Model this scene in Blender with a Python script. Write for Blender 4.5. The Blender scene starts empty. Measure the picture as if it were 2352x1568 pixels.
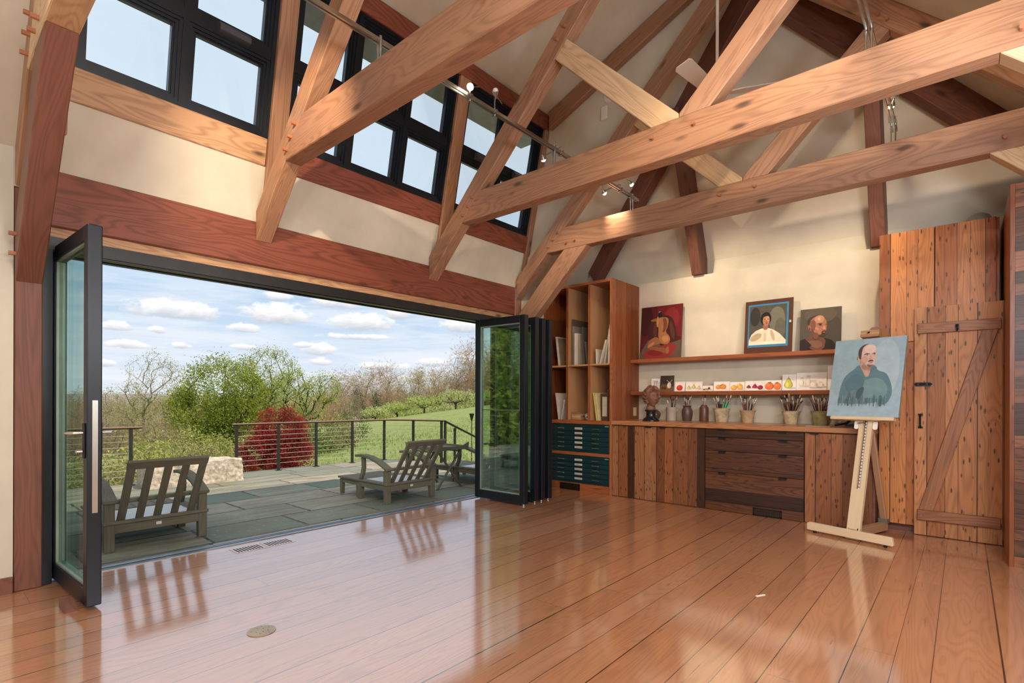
import bpy, bmesh, math, random
import numpy as np
from mathutils import Vector, Matrix, noise as mnoise
PI = math.pi
sc = bpy.context.scene
COL = sc.collection
random.seed(7)

# ------------------------------------------------------------------ node helpers
def lin(c):
    return tuple(((v/255.0)/12.92 if v/255.0 <= 0.04045 else ((v/255.0+0.055)/1.055)**2.4) for v in c[:3])
def rgba(c): return (*lin(c), 1.0)

class G:
    """tiny node-graph writer"""
    def __init__(s, tree): s.t = tree
    def n(s, typ, ins=None, **props):
        nd = s.t.nodes.new(typ)
        for k, v in props.items(): setattr(nd, k, v)
        for k, v in (ins or {}).items():
            i = nd.inputs[k]
            if hasattr(v, 'is_linked') or isinstance(v, bpy.types.NodeSocket): s.t.links.new(v, i)
            else: i.default_value = v
        return nd
    def m(s, op, a, b=0.0, c=0.0, clamp=False):
        return s.n('ShaderNodeMath', {0: a, 1: b, 2: c}, operation=op, use_clamp=clamp).outputs[0]
    def vm(s, op, a, b=(0, 0, 0)):
        return s.n('ShaderNodeVectorMath', {0: a, 1: b}, operation=op).outputs[0]
    def mix(s, f, a, b, blend='MIX'):
        nd = s.t.nodes.new('ShaderNodeMix'); nd.data_type = 'RGBA'; nd.blend_type = blend
        for sock, v in ((nd.inputs[0], f), (nd.inputs[6], a), (nd.inputs[7], b)):
            if isinstance(v, bpy.types.NodeSocket): s.t.links.new(v, sock)
            else: sock.default_value = v
        return nd.outputs[2]
    def noise(s, vec, scale=1.0, detail=2.0, rough=0.5, dist=0.0):
        return s.n('ShaderNodeTexNoise', {'Vector': vec, 'Scale': scale, 'Detail': detail, 'Roughness': rough, 'Distortion': dist}).outputs[0]
    def mr(s, v, a, b, c=0.0, d=1.0):
        return s.n('ShaderNodeMapRange', {0: v, 1: a, 2: b, 3: c, 4: d}).outputs[0]
    def scale(s, vec, sxyz): return s.vm('MULTIPLY', vec, sxyz)
    def link(s, a, b): s.t.links.new(a, b)

def new_mat(name):
    m = bpy.data.materials.new(name); m.use_nodes = True
    t = m.node_tree; t.nodes.clear()
    g = G(t)
    out = g.n('ShaderNodeOutputMaterial')
    return m, g, out
MC = {}
DESAT = 0.14
def mat(name, col=(128, 128, 128), rough=0.6, metal=0.0, spec=0.5, var=0.06, emit=None, es=1.0, coat=0.0, scale=8.0, bump=0.0):
    if name in MC: return MC[name]
    m, g, out = new_mat(name)
    b = g.n('ShaderNodeBsdfPrincipled', {'Roughness': rough, 'Metallic': metal, 'Specular IOR Level': spec, 'Coat Weight': coat})
    if var > 0:
        tc = g.n('ShaderNodeTexCoord').outputs['Object']
        nz = g.noise(tc, scale, 4, 0.6)
        c1 = rgba([v*(1-var) for v in col]); c2 = rgba([min(255, v*(1+var)) for v in col])
        g.link(g.mix(g.mr(nz, 0.3, 0.7), c1, c2), b.inputs['Base Color'])
        if bump:
            bp = g.n('ShaderNodeBump', {'Height': nz, 'Strength': bump, 'Distance': 0.02})
            g.link(bp.outputs[0], b.inputs['Normal'])
    else:
        b.inputs['Base Color'].default_value = rgba(col)
    if emit:
        b.inputs['Emission Color'].default_value = rgba(emit); b.inputs['Emission Strength'].default_value = es
    g.link(b.outputs[0], out.inputs[0])
    MC[name] = m
    return m

def wood(name, light, dark, axis='X', rough=0.5, ring=0.45, fine=0.25, knots=0.0, planks=None, tones=None, blotch=0.3,
         s=1.0, streak=0.0, coat=0.0, coat_ior=1.5, butt=None, gap=0.004, bump=0.15, gapdark=0.25, world=False, coat_rough=0.12, nails=0.0, spec=0.4):
    """grain runs along `axis` of the object; planks=(cross axis, width) splits into boards with tones"""
    key = name+axis+str(planks)
    if key in MC: return MC[key]
    ds = lambda c: tuple(v*(1-DESAT)+DESAT*(0.3*c[0]+0.55*c[1]+0.15*c[2]) for v in c)
    light, dark = ds(light), ds(dark)
    m, g, out = new_mat(key)
    tcn = g.n('ShaderNodeTexCoord'); P = tcn.outputs['Object']
    sep = g.n('ShaderNodeSeparateXYZ', {0: P})
    order = {'X': (0, 1, 2), 'Y': (1, 0, 2), 'Z': (2, 0, 1)}[axis]
    u, v, w = (sep.outputs[i] for i in order)
    rnd = g.n('ShaderNodeObjectInfo').outputs['Random']
    off = g.m('MULTIPLY', rnd, 41.0)
    edge = None; tone = rnd
    if planks:
        ca, wd = planks
        cross = sep.outputs['XYZ'.index(ca)]
        q = g.m('ADD', g.m('DIVIDE', cross, wd), 100.37)
        # uneven board widths
        q = g.m('ADD', q, g.m('MULTIPLY', g.m('SINE', g.m('MULTIPLY', q, 1.9)), 0.22))
        idx = g.m('FLOOR', q); fr = g.m('FRACT', q)
        idn = g.m('ADD', idx, g.m('MULTIPLY', rnd, 13.0))
        if butt:
            h0 = g.n('ShaderNodeTexWhiteNoise', {'W': idx}, noise_dimensions='1D').outputs[0]
            qq = g.m('ADD', g.m('DIVIDE', u, butt), g.m('MULTIPLY', h0, 7.0))
            i2 = g.m('FLOOR', qq); f2 = g.m('FRACT', qq)
            idn = g.m('ADD', idn, g.m('MULTIPLY', i2, 17.3))
        tone = g.n('ShaderNodeTexWhiteNoise', {'W': idn}, noise_dimensions='1D').outputs[0]
        off = g.m('ADD', g.m('MULTIPLY', tone, 53.0), off)
        e1 = g.m('LESS_THAN', fr, gap/wd); e2 = g.m('GREATER_THAN', fr, 1-gap*0.3/wd)
        edge = g.m('MAXIMUM', e1, e2)
        if butt: edge = g.m('MAXIMUM', edge, g.m('MULTIPLY', g.m('LESS_THAN', f2, 0.0025/butt), 0.7))
    vec = g.n('ShaderNodeCombineXYZ', {0: g.m('ADD', g.m('MULTIPLY', u, s), off), 1: g.m('ADD', g.m('MULTIPLY', v, s), g.m('MULTIPLY', off, 0.37)), 2: g.m('MULTIPLY', w, s)}).outputs[0]
    rn = g.noise(g.scale(vec, (0.55, 5.0, 5.0)), 1.0, 2.0, 0.45, 0.4)
    rs = g.m('ADD', g.m('MULTIPLY', g.m('SINE', g.m('MULTIPLY', rn, 125.0)), 0.5), 0.5)
    rs = g.m('POWER', rs, 2.0)
    fn = g.noise(g.scale(vec, (3.0, 130.0, 130.0)), 1.0, 2.0, 0.6)
    bl = g.noise(g.scale(vec, (0.8, 3.0, 3.0)), 1.0, 3.0, 0.6)
    f = g.m('ADD', g.m('MULTIPLY', rs, ring), g.m('MULTIPLY', g.m('SUBTRACT', fn, 0.45), fine*2))
    f = g.m('ADD', f, g.m('MULTIPLY', g.m('SUBTRACT', bl, 0.5), blotch*2), clamp=True)
    col = g.mix(f, rgba(light), rgba(dark))
    if tones:
        ramp = g.n('ShaderNodeValToRGB', {0: tone}); cr = ramp.color_ramp; cr.interpolation = 'LINEAR'
        cr.elements[0].position = 0.0; cr.elements[1].position = 1.0
        cr.elements[0].color = rgba(tones[0]); cr.elements[1].color = rgba(tones[-1])
        for i, t in enumerate(tones[1:-1]):
            e = cr.elements.new((i+1)/(len(tones)-1)); e.color = rgba(t)
        col = g.mix(1.0, col, ramp.outputs[0], 'MULTIPLY')
    if streak:
        st = g.noise(g.scale(vec, (1.6, 42.0, 42.0)), 1.0, 3.0, 0.6)
        col = g.mix(g.m('MULTIPLY', g.mr(st, 0.66, 0.72), streak), col, rgba([v*0.35 for v in dark]))
    if nails:
        vo = g.n('ShaderNodeTexVoronoi', {'Vector': g.scale(vec, (9.0, 32.0, 32.0)), 'Scale': 1.0})
        kk = g.m('MULTIPLY', g.mr(vo.outputs['Distance'], 0.14, 0.26, 1.0, 0.0), g.m('GREATER_THAN', g.n('ShaderNodeSeparateColor', {0: vo.outputs['Color']}).outputs[0], 0.3))
        col = g.mix(g.m('MULTIPLY', kk, nails), col, rgba((28, 18, 14)))
    if knots:
        vo = g.n('ShaderNodeTexVoronoi', {'Vector': g.scale(vec, (2.6, 7.0, 7.0)), 'Scale': 1.0})
        kk = g.m('MULTIPLY', g.mr(vo.outputs['Distance'], 0.07, 0.2, 1.0, 0.0), g.m('GREATER_THAN', g.n('ShaderNodeSeparateColor', {0: vo.outputs['Color']}).outputs[0], 0.5))
        col = g.mix(g.m('MULTIPLY', kk, knots), col, rgba([v*0.42 for v in dark]))
    if edge is not None:
        col = g.mix(edge, col, rgba([v*gapdark for v in dark]))
    b = g.n('ShaderNodeBsdfPrincipled', {'Base Color': col, 'Roughness': rough, 'Specular IOR Level': spec, 'Coat Weight': coat, 'Coat IOR': coat_ior, 'Coat Roughness': coat_rough})
    if bump:
        hh = g.m('ADD', g.m('MULTIPLY', fn, 0.3), g.m('MULTIPLY', rs, -0.25))
        if edge is not None: hh = g.m('SUBTRACT', hh, edge)
        bp = g.n('ShaderNodeBump', {'Height': hh, 'Strength': bump, 'Distance': 0.004})
        g.link(bp.outputs[0], b.inputs['Normal'])
    g.link(b.outputs[0], out.inputs[0])
    MC[key] = m
    return m

def glass(name, tint=(235, 245, 240), refl=0.12):
    if name in MC: return MC[name]
    m, g, out = new_mat(name)
    tr = g.n('ShaderNodeBsdfTransparent', {0: rgba(tint)})
    gl = g.n('ShaderNodeBsdfGlossy', {'Color': (1, 1, 1, 1), 'Roughness': 0.0})
    lw = g.n('ShaderNodeLayerWeight', {0: 0.35})
    f = g.m('ADD', g.m('MULTIPLY', lw.outputs['Fresnel'], 0.22), refl, clamp=True)
    mx = g.n('ShaderNodeMixShader', {0: f, 1: tr.outputs[0], 2: gl.outputs[0]})
    g.link(mx.outputs[0], out.inputs[0])
    MC[name] = m
    return m

# ------------------------------------------------------------------ mesh builder
class MB:
    def __init__(s): s.v = []; s.f = []; s.mi = []; s.sm = []; s.cur = 0; s.smooth = False
    def add(s, vs, fs):
        o = len(s.v); s.v += [tuple(p) for p in vs]
        for f in fs:
            s.f.append([i+o for i in f]); s.mi.append(s.cur); s.sm.append(s.smooth)
        return s
    def box(s, x0, x1, y0, y1, z0, z1, b=0.0):
        if x0 > x1: x0, x1 = x1, x0
        if y0 > y1: y0, y1 = y1, y0
        if z0 > z1: z0, z1 = z1, z0
        b = min(b, (x1-x0)*0.45, (y1-y0)*0.45, (z1-z0)*0.45)
        if b <= 0:
            return s.add([(x0,y0,z0),(x1,y0,z0),(x1,y1,z0),(x0,y1,z0),(x0,y0,z1),(x1,y0,z1),(x1,y1,z1),(x0,y1,z1)],
                  [(3,2,1,0),(4,5,6,7),(0,1,5,4),(1,2,6,5),(2,3,7,6),(3,0,4,7)])
        bm = bmesh.new()
        bmesh.ops.create_cube(bm, size=1.0)
        for v in bm.verts: v.co = ((x0+x1)/2+v.co.x*(x1-x0), (y0+y1)/2+v.co.y*(y1-y0), (z0+z1)/2+v.co.z*(z1-z0))
        bmesh.ops.bevel(bm, geom=list(bm.edges), offset=b, segments=1, affect='EDGES')
        return s.bm(bm)
    def bm(s, bm):
        bm.verts.index_update()
        s.add([v.co[:] for v in bm.verts], [[v.index for v in f.verts] for f in bm.faces]); bm.free(); return s
    def obox(s, M, x0, x1, y0, y1, z0, z1, b=0.0):
        t = MB(); t.box(x0, x1, y0, y1, z0, z1, b)
        return s.add([M @ Vector(p) for p in t.v], t.f)
    def prism(s, poly, a0, a1, axis='Y'):
        """poly in the two other axes (order kept), extruded along axis"""
        n = len(poly)
        def mk(p, a): return {'Y': (p[0], a, p[1]), 'X': (a, p[0], p[1]), 'Z': (p[0], p[1], a)}[axis]
        vs = [mk(p, a0) for p in poly]+[mk(p, a1) for p in poly]
        ar = sum(poly[i][0]*poly[(i+1) % n][1]-poly[(i+1) % n][0]*poly[i][1] for i in range(n))
        flip = (ar > 0) != (axis in 'XZ')
        fs = [list(range(n)), list(range(2*n-1, n-1, -1))]+[[i+n, (i+1) % n+n, (i+1) % n, i] for i in range(n)]
        if (a1 > a0) == flip: pass
        fs2 = fs
        t = MB(); t.add(vs, fs2)
        bm = bmesh.new(); bv = [bm.verts.new(p) for p in t.v]
        for f in t.f: bm.faces.new([bv[i] for i in f])
        bmesh.ops.recalc_face_normals(bm, faces=bm.faces)
        return s.bm(bm)
    def tube(s, pts, r, n=8, cap=True, r2=None):
        pts = [Vector(p) for p in pts]; N = len(pts)
        rings = []
        prev = None
        for i, p in enumerate(pts):
            d = (pts[min(i+1, N-1)]-pts[max(i-1, 0)])
            if d.length < 1e-9: d = Vector((0, 0, 1))
            d.normalize()
            a = prev if prev is not None else (Vector((0, 0, 1)) if abs(d.z) < 0.9 else Vector((1, 0, 0)))
            x = (a-d*a.dot(d))
            if x.length < 1e-6: x = d.orthogonal()
            x.normalize(); prev = x
            y = d.cross(x)
            rr = r[i] if isinstance(r, (list, tuple)) else (r if r2 is None else r+(r2-r)*i/max(1, N-1))
            rings.append([p+x*math.cos(2*PI*k/n)*rr+y*math.sin(2*PI*k/n)*rr for k in range(n)])
        vs = [q for R in rings for q in R]; fs = []
        for i in range(N-1):
            for k in range(n):
                fs.append([i*n+k, i*n+(k+1) % n, (i+1)*n+(k+1) % n, (i+1)*n+k])
        if cap: fs.append(list(range(n))[::-1]); fs.append([(N-1)*n+k for k in range(n)])
        return s.add(vs, fs)
    def lathe(s, prof, c=(0, 0, 0), n=24, cap=True):
        vs = []; fs = []
        for (r, z) in prof:
            for k in range(n):
                a = 2*PI*k/n; vs.append((c[0]+r*math.cos(a), c[1]+r*math.sin(a), c[2]+z))
        for i in range(len(prof)-1):
            for k in range(n): fs.append([i*n+k, i*n+(k+1) % n, (i+1)*n+(k+1) % n, (i+1)*n+k])
        if cap:
            fs.append(list(range(n))[::-1]); fs.append([(len(prof)-1)*n+k for k in range(n)])
        return s.add(vs, fs)
    def quad(s, a, b, c, d): return s.add([a, b, c, d], [(0, 1, 2, 3)])

def link_obj(o, parent=None):
    COL.objects.link(o)
    if parent is not None: o.parent = parent
    return o
def build(name, mb, mats, parent=None, smooth=None, M=None):
    me = bpy.data.meshes.new(name)
    me.from_pydata(mb.v, [], mb.f); me.validate()
    if not isinstance(mats, (list, tuple)): mats = [mats]
    for m in mats: me.materials.append(m)
    if len(mats) > 1 and len(me.polygons) == len(mb.mi): me.polygons.foreach_set('material_index', mb.mi)
    if smooth is not None:
        for p in me.polygons: p.use_smooth = True
        try: me.set_sharp_from_angle(angle=math.radians(smooth))
        except Exception: pass
    elif any(mb.sm) and len(me.polygons) == len(mb.sm):
        me.polygons.foreach_set('use_smooth', mb.sm)
    me.update()
    o = bpy.data.objects.new(name, me)
    link_obj(o, parent)
    if M is not None: o.matrix_local = M
    return o
def tag(o, label=None, cat=None, group=None, kind=None):
    if label: o['label'] = label
    if cat: o['category'] = cat
    if group: o['group'] = group
    if kind: o['kind'] = kind
    return o
def thing(name, label, cat, loc=(0, 0, 0), rz=0.0, group=None, kind=None):
    o = bpy.data.objects.new(name, None); o.empty_display_size = 0.1
    o.location = loc; o.rotation_euler = (0, 0, rz)
    COL.objects.link(o); return tag(o, label, cat, group, kind)
def struct(name, mb, mats, label=None, cat=None, **k):
    return tag(build(name, mb, mats, **k), label, cat, kind='structure')
def copy_tree(o, parent=None):
    c = o.copy(); COL.objects.link(c)
    if parent is not None: c.parent = parent
    for ch in list(o.children): copy_tree(ch, c)
    return c
def timber(name, poly, y0, y1, ang, m, parent=None, bev=0.006):
    """member in a plane Y=const: poly of (x,z); its own local X runs along the grain at angle `ang`"""
    ox, oz = poly[0]; ca, sa = math.cos(ang), math.sin(ang)
    loc = [((x-ox)*ca+(z-oz)*sa, -(x-ox)*sa+(z-oz)*ca) for x, z in poly]
    mb = MB().prism(loc, 0, y1-y0, 'Y')
    M = Matrix.Translation((ox, y0, oz)) @ Matrix.Rotation(-ang, 4, 'Y')
    o = build(name, mb, m, parent, M=M)
    if bev: bevel_mod(o, bev)
    return o
def bevel_mod(o, w, seg=1):
    md = o.modifiers.new('edge', 'BEVEL'); md.width = w; md.segments = seg; md.limit_method = 'ANGLE'; md.angle_limit = math.radians(30)
def beam3(name, a, b, w, d, m, parent=None, up=(0, 0, 1), bev=0.006, below=True):
    """straight timber from a to b (top centre line if below), width w, depth d, grain along it"""
    a = Vector(a); b = Vector(b); x = (b-a); L = x.length; x.normalize()
    y = Vector(up).cross(x).normalized(); z = x.cross(y)
    M = Matrix((x, y, z)).transposed().to_4x4(); M.translation = a
    mb = MB().box(0, L, -w/2, w/2, -d if below else -d/2, 0 if below else d/2)
    o = build(name, mb, m, parent, M=M)
    if bev: bevel_mod(o, bev)
    return o
# ------------------------------------------------------------------ materials
PLASTER = mat('plaster', (212, 207, 190), 0.85, var=0.05, scale=1.6, spec=0.2, bump=0.06)
TIM = dict(knots=0.75, rough=0.5, fine=0.3, blotch=0.35, ring=0.38)
def W(kind, axis='X', planks=None):
    if kind == 'fir': return wood('fir', (186, 142, 112), (120, 82, 62), axis, tones=[(255, 255, 255), (228, 216, 206), (250, 240, 226)], **TIM)
    if kind == 'pale': return wood('pale_fir', (226, 194, 152), (166, 124, 88), axis, tones=[(255, 255, 255), (244, 238, 230)], **TIM)
    if kind == 'red': return wood('red_fir', (146, 76, 54), (102, 48, 34), axis, ring=0.6, rough=0.45, fine=0.25, blotch=0.2, knots=0.5)
    if kind == 'post': return wood('post_fir', (130, 78, 60), (86, 48, 38), axis, ring=0.35, rough=0.5, fine=0.3, blotch=0.3, knots=0.95)
    if kind == 'dark': return wood('dark_fir', (122, 74, 58), (72, 42, 36), axis, ring=0.35, rough=0.5, fine=0.3, blotch=0.3, knots=0.6)
    if kind == 'sill': return wood('sill_pine', (206, 158, 112), (146, 98, 64), axis, ring=0.5, rough=0.5, fine=0.3, blotch=0.3, knots=0.8)
    if kind == 'chest': return wood('chestnut', (168, 112, 72), (104, 64, 42), axis, planks=planks, ring=0.36, rough=0.45, fine=0.4, blotch=0.45, streak=0.7, nails=0.85,
        tones=[(255, 255, 255), (232, 214, 196), (118, 100, 90), (246, 226, 204), (92, 80, 76), (224, 200, 180), (250, 240, 226), (170, 140, 120)], gap=0.003)
    if kind == 'tall': return wood('amber_chestnut', (220, 146, 82), (150, 88, 48), axis, planks=planks, ring=0.38, rough=0.42, fine=0.35, blotch=0.45, streak=0.5, nails=0.75,
        tones=[(255, 250, 240), (240, 222, 200), (150, 118, 100), (255, 244, 224), (196, 164, 140), (236, 216, 190)], gap=0.003)
    if kind == 'darkrow': return wood('dark_chestnut', (150, 98, 66), (74, 46, 34), axis, planks=planks, ring=0.55, rough=0.45, fine=0.4, blotch=0.5, streak=0.7, nails=0.7,
        tones=[(210, 190, 176), (120, 108, 104), (255, 236, 214), (96, 88, 88), (190, 168, 150), (110, 98, 92), (240, 214, 188)], gap=0.003)
    if kind == 'doorw': return wood('door_chestnut', (202, 138, 84), (140, 88, 52), axis, planks=planks, ring=0.4, rough=0.5, fine=0.4, blotch=0.35, streak=0.5, nails=0.85,
        tones=[(255, 250, 242), (244, 230, 212), (196, 166, 144), (250, 240, 226), (160, 130, 116), (240, 224, 204)], gap=0.003)
    if kind == 'batten': return wood('batten_oak', (166, 106, 66), (112, 66, 42), axis, ring=0.5, rough=0.5, fine=0.3, blotch=0.3, knots=0.3)
    if kind == 'case': return wood('bookcase_heart_pine', (180, 106, 62), (124, 66, 40), axis, planks=planks, ring=0.4, rough=0.42, fine=0.35, blotch=0.4, streak=0.5,
        tones=[(255, 255, 255), (226, 206, 190), (250, 234, 216), (205, 180, 160)], gap=0.002)
    if kind == 'ply': return wood('birch_ply', (198, 146, 96), (170, 118, 74), axis, ring=0.2, rough=0.6, fine=0.12, blotch=0.25)
    if kind == 'top': return wood('counter_pine', (186, 124, 76), (138, 84, 48), axis, ring=0.5, rough=0.35, fine=0.35, blotch=0.25, coat=0.3)
    if kind == 'teak': return wood('weathered_teak', (114, 110, 94), (78, 74, 60), axis, ring=0.3, rough=0.8, fine=0.4, blotch=0.4, spec=0.2)
    if kind == 'beech': return wood('beech', (226, 202, 162), (206, 178, 134), axis, ring=0.15, rough=0.5, fine=0.15, blotch=0.2)
    if kind == 'beechdark': return wood('easel_strut', (176, 132, 96), (146, 104, 74), axis, ring=0.15, rough=0.55, fine=0.15, blotch=0.2)
FLOORM = wood('floor_heart_pine', (208, 144, 102), (158, 98, 64), 'Y', planks=('X', 0.186), butt=3.1, ring=0.3, fine=0.3, blotch=0.28, streak=0.75, rough=0.42,
    coat=1.0, coat_ior=4.0, coat_rough=0.11, tones=[(255, 255, 255), (232, 222, 210), (252, 244, 232), (240, 228, 214)], gap=0.0035, gapdark=0.4, bump=0.10)
BLACK = mat('black_aluminium', (24, 31, 40), 0.35, 0.3, var=0.05)
BLACKM = mat('black_iron', (22, 22, 24), 0.45, 0.4, var=0.05)
STEEL = mat('brushed_steel', (190, 190, 188), 0.25, 1.0, var=0.04)
GREYAL = mat('grey_aluminium', (140, 150, 160), 0.35, 0.8, var=0.05)
PANE = glass('clear_pane', (246, 250, 252), 0.02)
DPANE = glass('door_pane', (228, 242, 236), 0.13)
WHITE = mat('white_enamel', (232, 228, 220), 0.4, var=0.02)
PEGM = mat('oak_peg', (170, 112, 80), 0.5, var=0.1)

XW = -4.433; YB = 6.5
TILT = math.atan(0.2107); CT = math.cos(TILT)
def S(z): return (z-2.67)/CT

# ------------------------------------------------------------------ room shell
struct('floor', MB().box(-4.52, 1.3, -4.0, 6.7, -0.1, 0.0), FLOORM, 'wide reddish orange plank floor with a glossy finish', 'floor')
mb = MB().box(-4.7, XW-0.005, -4.0, 0.414, 0.0, 2.76).box(-4.7, XW-0.005, 5.301, 6.7, 0, 2.76).box(-4.7, XW-0.008, 0.40, 0.57, 2.514, 2.80)
struct('wall_left', mb, PLASTER, 'cream plaster wall beside the wide folding glass doors', 'wall')
struct('baseboard_left', MB().box(XW-0.004, XW+0.016, -4.0, 0.412, 0, 0.1), W('post', 'Y'), 'brown wooden baseboard at the foot of the plaster wall', 'baseboard')
mb = MB().box(-4.7, 1.3, YB, 6.85, 0, 2.775).box(-4.7, 1.3, 6.65, 6.85, 2.775, 3.0)
struct('wall_back', mb, PLASTER, 'cream plaster back wall above the long wooden counter', 'wall')
mb = MB().box(1.24, 1.4, -4.0, 6.7, 0, 2.75)
struct('wall_right', mb, PLASTER, 'cream plaster wall behind the closet', 'wall')
mb = MB().box(-4.7, -3.9, -4.15, -4.0, 0, 2.9).box(0.7, 1.4, -4.15, -4.0, 0, 2.9).box(-3.9, 0.7, -4.15, -4.0, 0, 0.25)  # unseen rear wall, its wide opening added to let sky light in
struct('wall_rear', mb, PLASTER, 'unseen cream plaster wall, tall opening added to let in daylight', 'wall')
# ceiling planes: left slope fragments, dormer slope, right slope, hip end
def slab(pts, th=0.14):
    pts = [Vector(p) for p in pts]
    nrm = (pts[1]-pts[0]).cross(pts[2]-pts[0]).normalized()
    if nrm.z < 0: nrm = -nrm
    n = len(pts); vs = pts+[p+nrm*th for p in pts]
    fs = [list(range(n)), list(range(2*n-1, n-1, -1))]+[[i+n, (i+1) % n+n, (i+1) % n, i] for i in range(n)]
    return vs, fs
HIP = (-1.6, 5.567, 5.59)
mb = MB()
mb.add(*slab([(-4.46, -4.2, 2.73), (-4.46, 0.50, 2.73), (-1.6, 0.50, 5.59), (-1.6, -4.2, 5.59)]))
mb.add(*slab([(-4.46, 5.30, 2.73), (-4.46, 6.66, 2.73), HIP, (-1.6, 5.30, 5.59)]))
mb.add(*slab([(-4.02, 0.45, 4.812), (-4.02, 5.34, 4.812), (-1.729, 5.34, 5.719), (-1.729, 0.45, 5.719)]))
mb.add(*slab([(1.26, -4.2, 2.73), (1.26, 6.66, 2.73), HIP, (-1.729, 5.5, 5.719), (-1.729, -4.2, 5.719)]))
mb.add(*slab([(-4.46, 6.66, 2.945), (1.26, 6.66, 2.945), (-1.6, 5.567, 5.59)]))
struct('ceiling', mb, PLASTER, 'cream plaster vaulted ceiling between the timbers', 'ceiling')
ck = [(-4.44, 2.69), (-4.03, 4.74), (-4.0, 4.82), (-1.729, 5.72), (-1.6, 5.59), (-4.43, 2.757)]
struct('wall_dormer', MB().prism(ck, 5.335, 5.40, 'Y'), PLASTER, 'pale plaster side wall of the dormer behind the timbers', 'wall')
struct('wall_gable', MB().prism(ck, 0.44, 0.50, 'Y'), PLASTER, 'plaster side wall of the dormer behind the nearest truss', 'wall')
# tilted clerestory wall
def tilted(o):
    o.location = (-4.45, 0, 2.67); o.rotation_euler = (0, TILT, 0); return o
struct('wall_clerestory', MB().box(-0.14, 0, 0.55, 5.335, 0.0, S(3.115)), PLASTER, 'cream plaster band between the long beam and the high windows', 'wall')
tilted(bpy.data.objects['wall_clerestory'])
# high windows
BAYS = [(0.66, 1.91, [1.285], 'nearest the camera, left of the first slanted stud'), (2.05, 3.79, [2.62, 3.21], 'middle one, three panes wide'), (3.94, 5.25, [4.60], 'furthest one, beside the dormer side wall')]
def ring(mb, y0, y1, z0, z1, w, x0, x1):
    mb.box(x0, x1, y0, y1, z0, z0+w).box(x0, x1, y0, y1, z1-w, z1).box(x0, x1, y0, y0+w, z0+w, z1-w).box(x0, x1, y1-w, y1, z0+w, z1-w)
zs, zt = S(3.325), S(4.63)
ops = {(0, 1), (2, 0), (2, 1)}
for bi, (y0, y1, mul, where) in enumerate(BAYS):
    t = thing('window_%d' % (bi+1), 'black framed high window of the sloping row, '+where, 'window', kind='structure')
    tilted(t)
    ys = [y0]+mul+[y1]; mid = S(3.94)
    fr = MB(); ring(fr, y0, y1, zs, zt, 0.028, -0.1, 0.0)
    for m_ in mul: fr.box(-0.1, -0.004, m_-0.02, m_+0.02, zs+.028, zt-.028)
    fr.box(-0.1, -0.006, y0+.028, y1-.028, mid-0.035, mid+0.035)
    build('window_frame', fr, BLACK, t)
    for i in range(len(ys)-1):
        a = ys[i]+(0.028 if i == 0 else 0.02); b = ys[i+1]-(0.028 if i == len(ys)-2 else 0.02)
        for j, (c0, c1) in enumerate(((zs+.028, mid-.035), (mid+.035, zt-.028))):
            sa = MB(); ring(sa, a, b, c0, c1, 0.022, -0.1, -0.018); ring(sa, a+.022, b-.022, c0+.022, c1-.022, 0.02, -0.1, -0.034); ring(sa, a+.042, b-.042, c0+.042, c1-.042, 0.014, -0.1, -0.05)
            so = build('sash', sa, BLACK, t)
            build('pane', MB().box(-0.079, -0.073, a+.056, b-.056, c0+.056, c1-.056), PANE, so)
        if (bi, i) in ops or (bi == 2):
            cy = (a+b)/2
            build('window_operator', MB().prism([(-0.0, 0.0), (0.06, 0.01), (0.06, 0.045), (0.03, 0.07), (0.0, 0.07)], cy-.11, cy+.11, 'Y'), mat('grey_operator', (70, 72, 82), 0.4), t,
                  M=Matrix.Translation((-0.006, 0, mid-0.02)))
# sills, studs, plate of the clerestory
def tpart(name, mb, m, label, cat='beam'):
    o = tag(build(name, mb, m), label, cat); tilted(o); bevel_mod(o, 0.006); return o
for bi, (a, b) in enumerate(((0.551, 1.905), (2.055, 3.785), (3.945, 5.25))):
    tpart('window_sill_beam', MB().box(-0.14, 0.014, a, b, S(3.115), S(3.325)), W('sill' if bi == 0 else 'red', 'Y'),
          ['pale knotty sill timber under the nearest high window', 'reddish sill timber under the middle high window', 'reddish sill timber under the furthest high window'][bi])
for bi, (a, b) in enumerate(((0.555, 0.655), (1.91, 2.05), (3.79, 3.94), (5.252, 5.333))):
    tpart('window_stud', MB().box(-0.12, 0.04, a, b, S(2.675) if bi in (1, 2) else S(2.9), S(4.628)), W('fir', 'Z'),
          ['slanted stud behind the nearest truss at the left end of the windows', 'slanted reddish stud between the nearest and middle high windows', 'slanted reddish stud between the middle and furthest high windows', 'thin slanted stud at the far end of the high windows'][bi])
tpart('top_plate', MB().box(-0.14, 0.03, 0.45, 5.33, S(4.63), S(4.80)), W('red', 'Y'), 'long reddish timber plate running along the top of the high windows')
struct('trim_1', MB().box(-4.62, -4.24, 0.3, 5.5, 4.66, 4.72), mat('soffit', (150, 158, 166), 0.7), 'grey eave soffit outside above the high windows', 'trim')
# dormer edge rafter on the cheek
timber('dormer_rafter', [(-3.955, 4.61), (-2.02, 5.405), (-2.02, 5.60), (-3.955, 4.82)], 5.25, 5.333, math.atan(0.4), W('fir'))
tag(bpy.data.objects['dormer_rafter'], 'orange timber rising along the top of the dormer side wall', 'beam')

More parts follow.
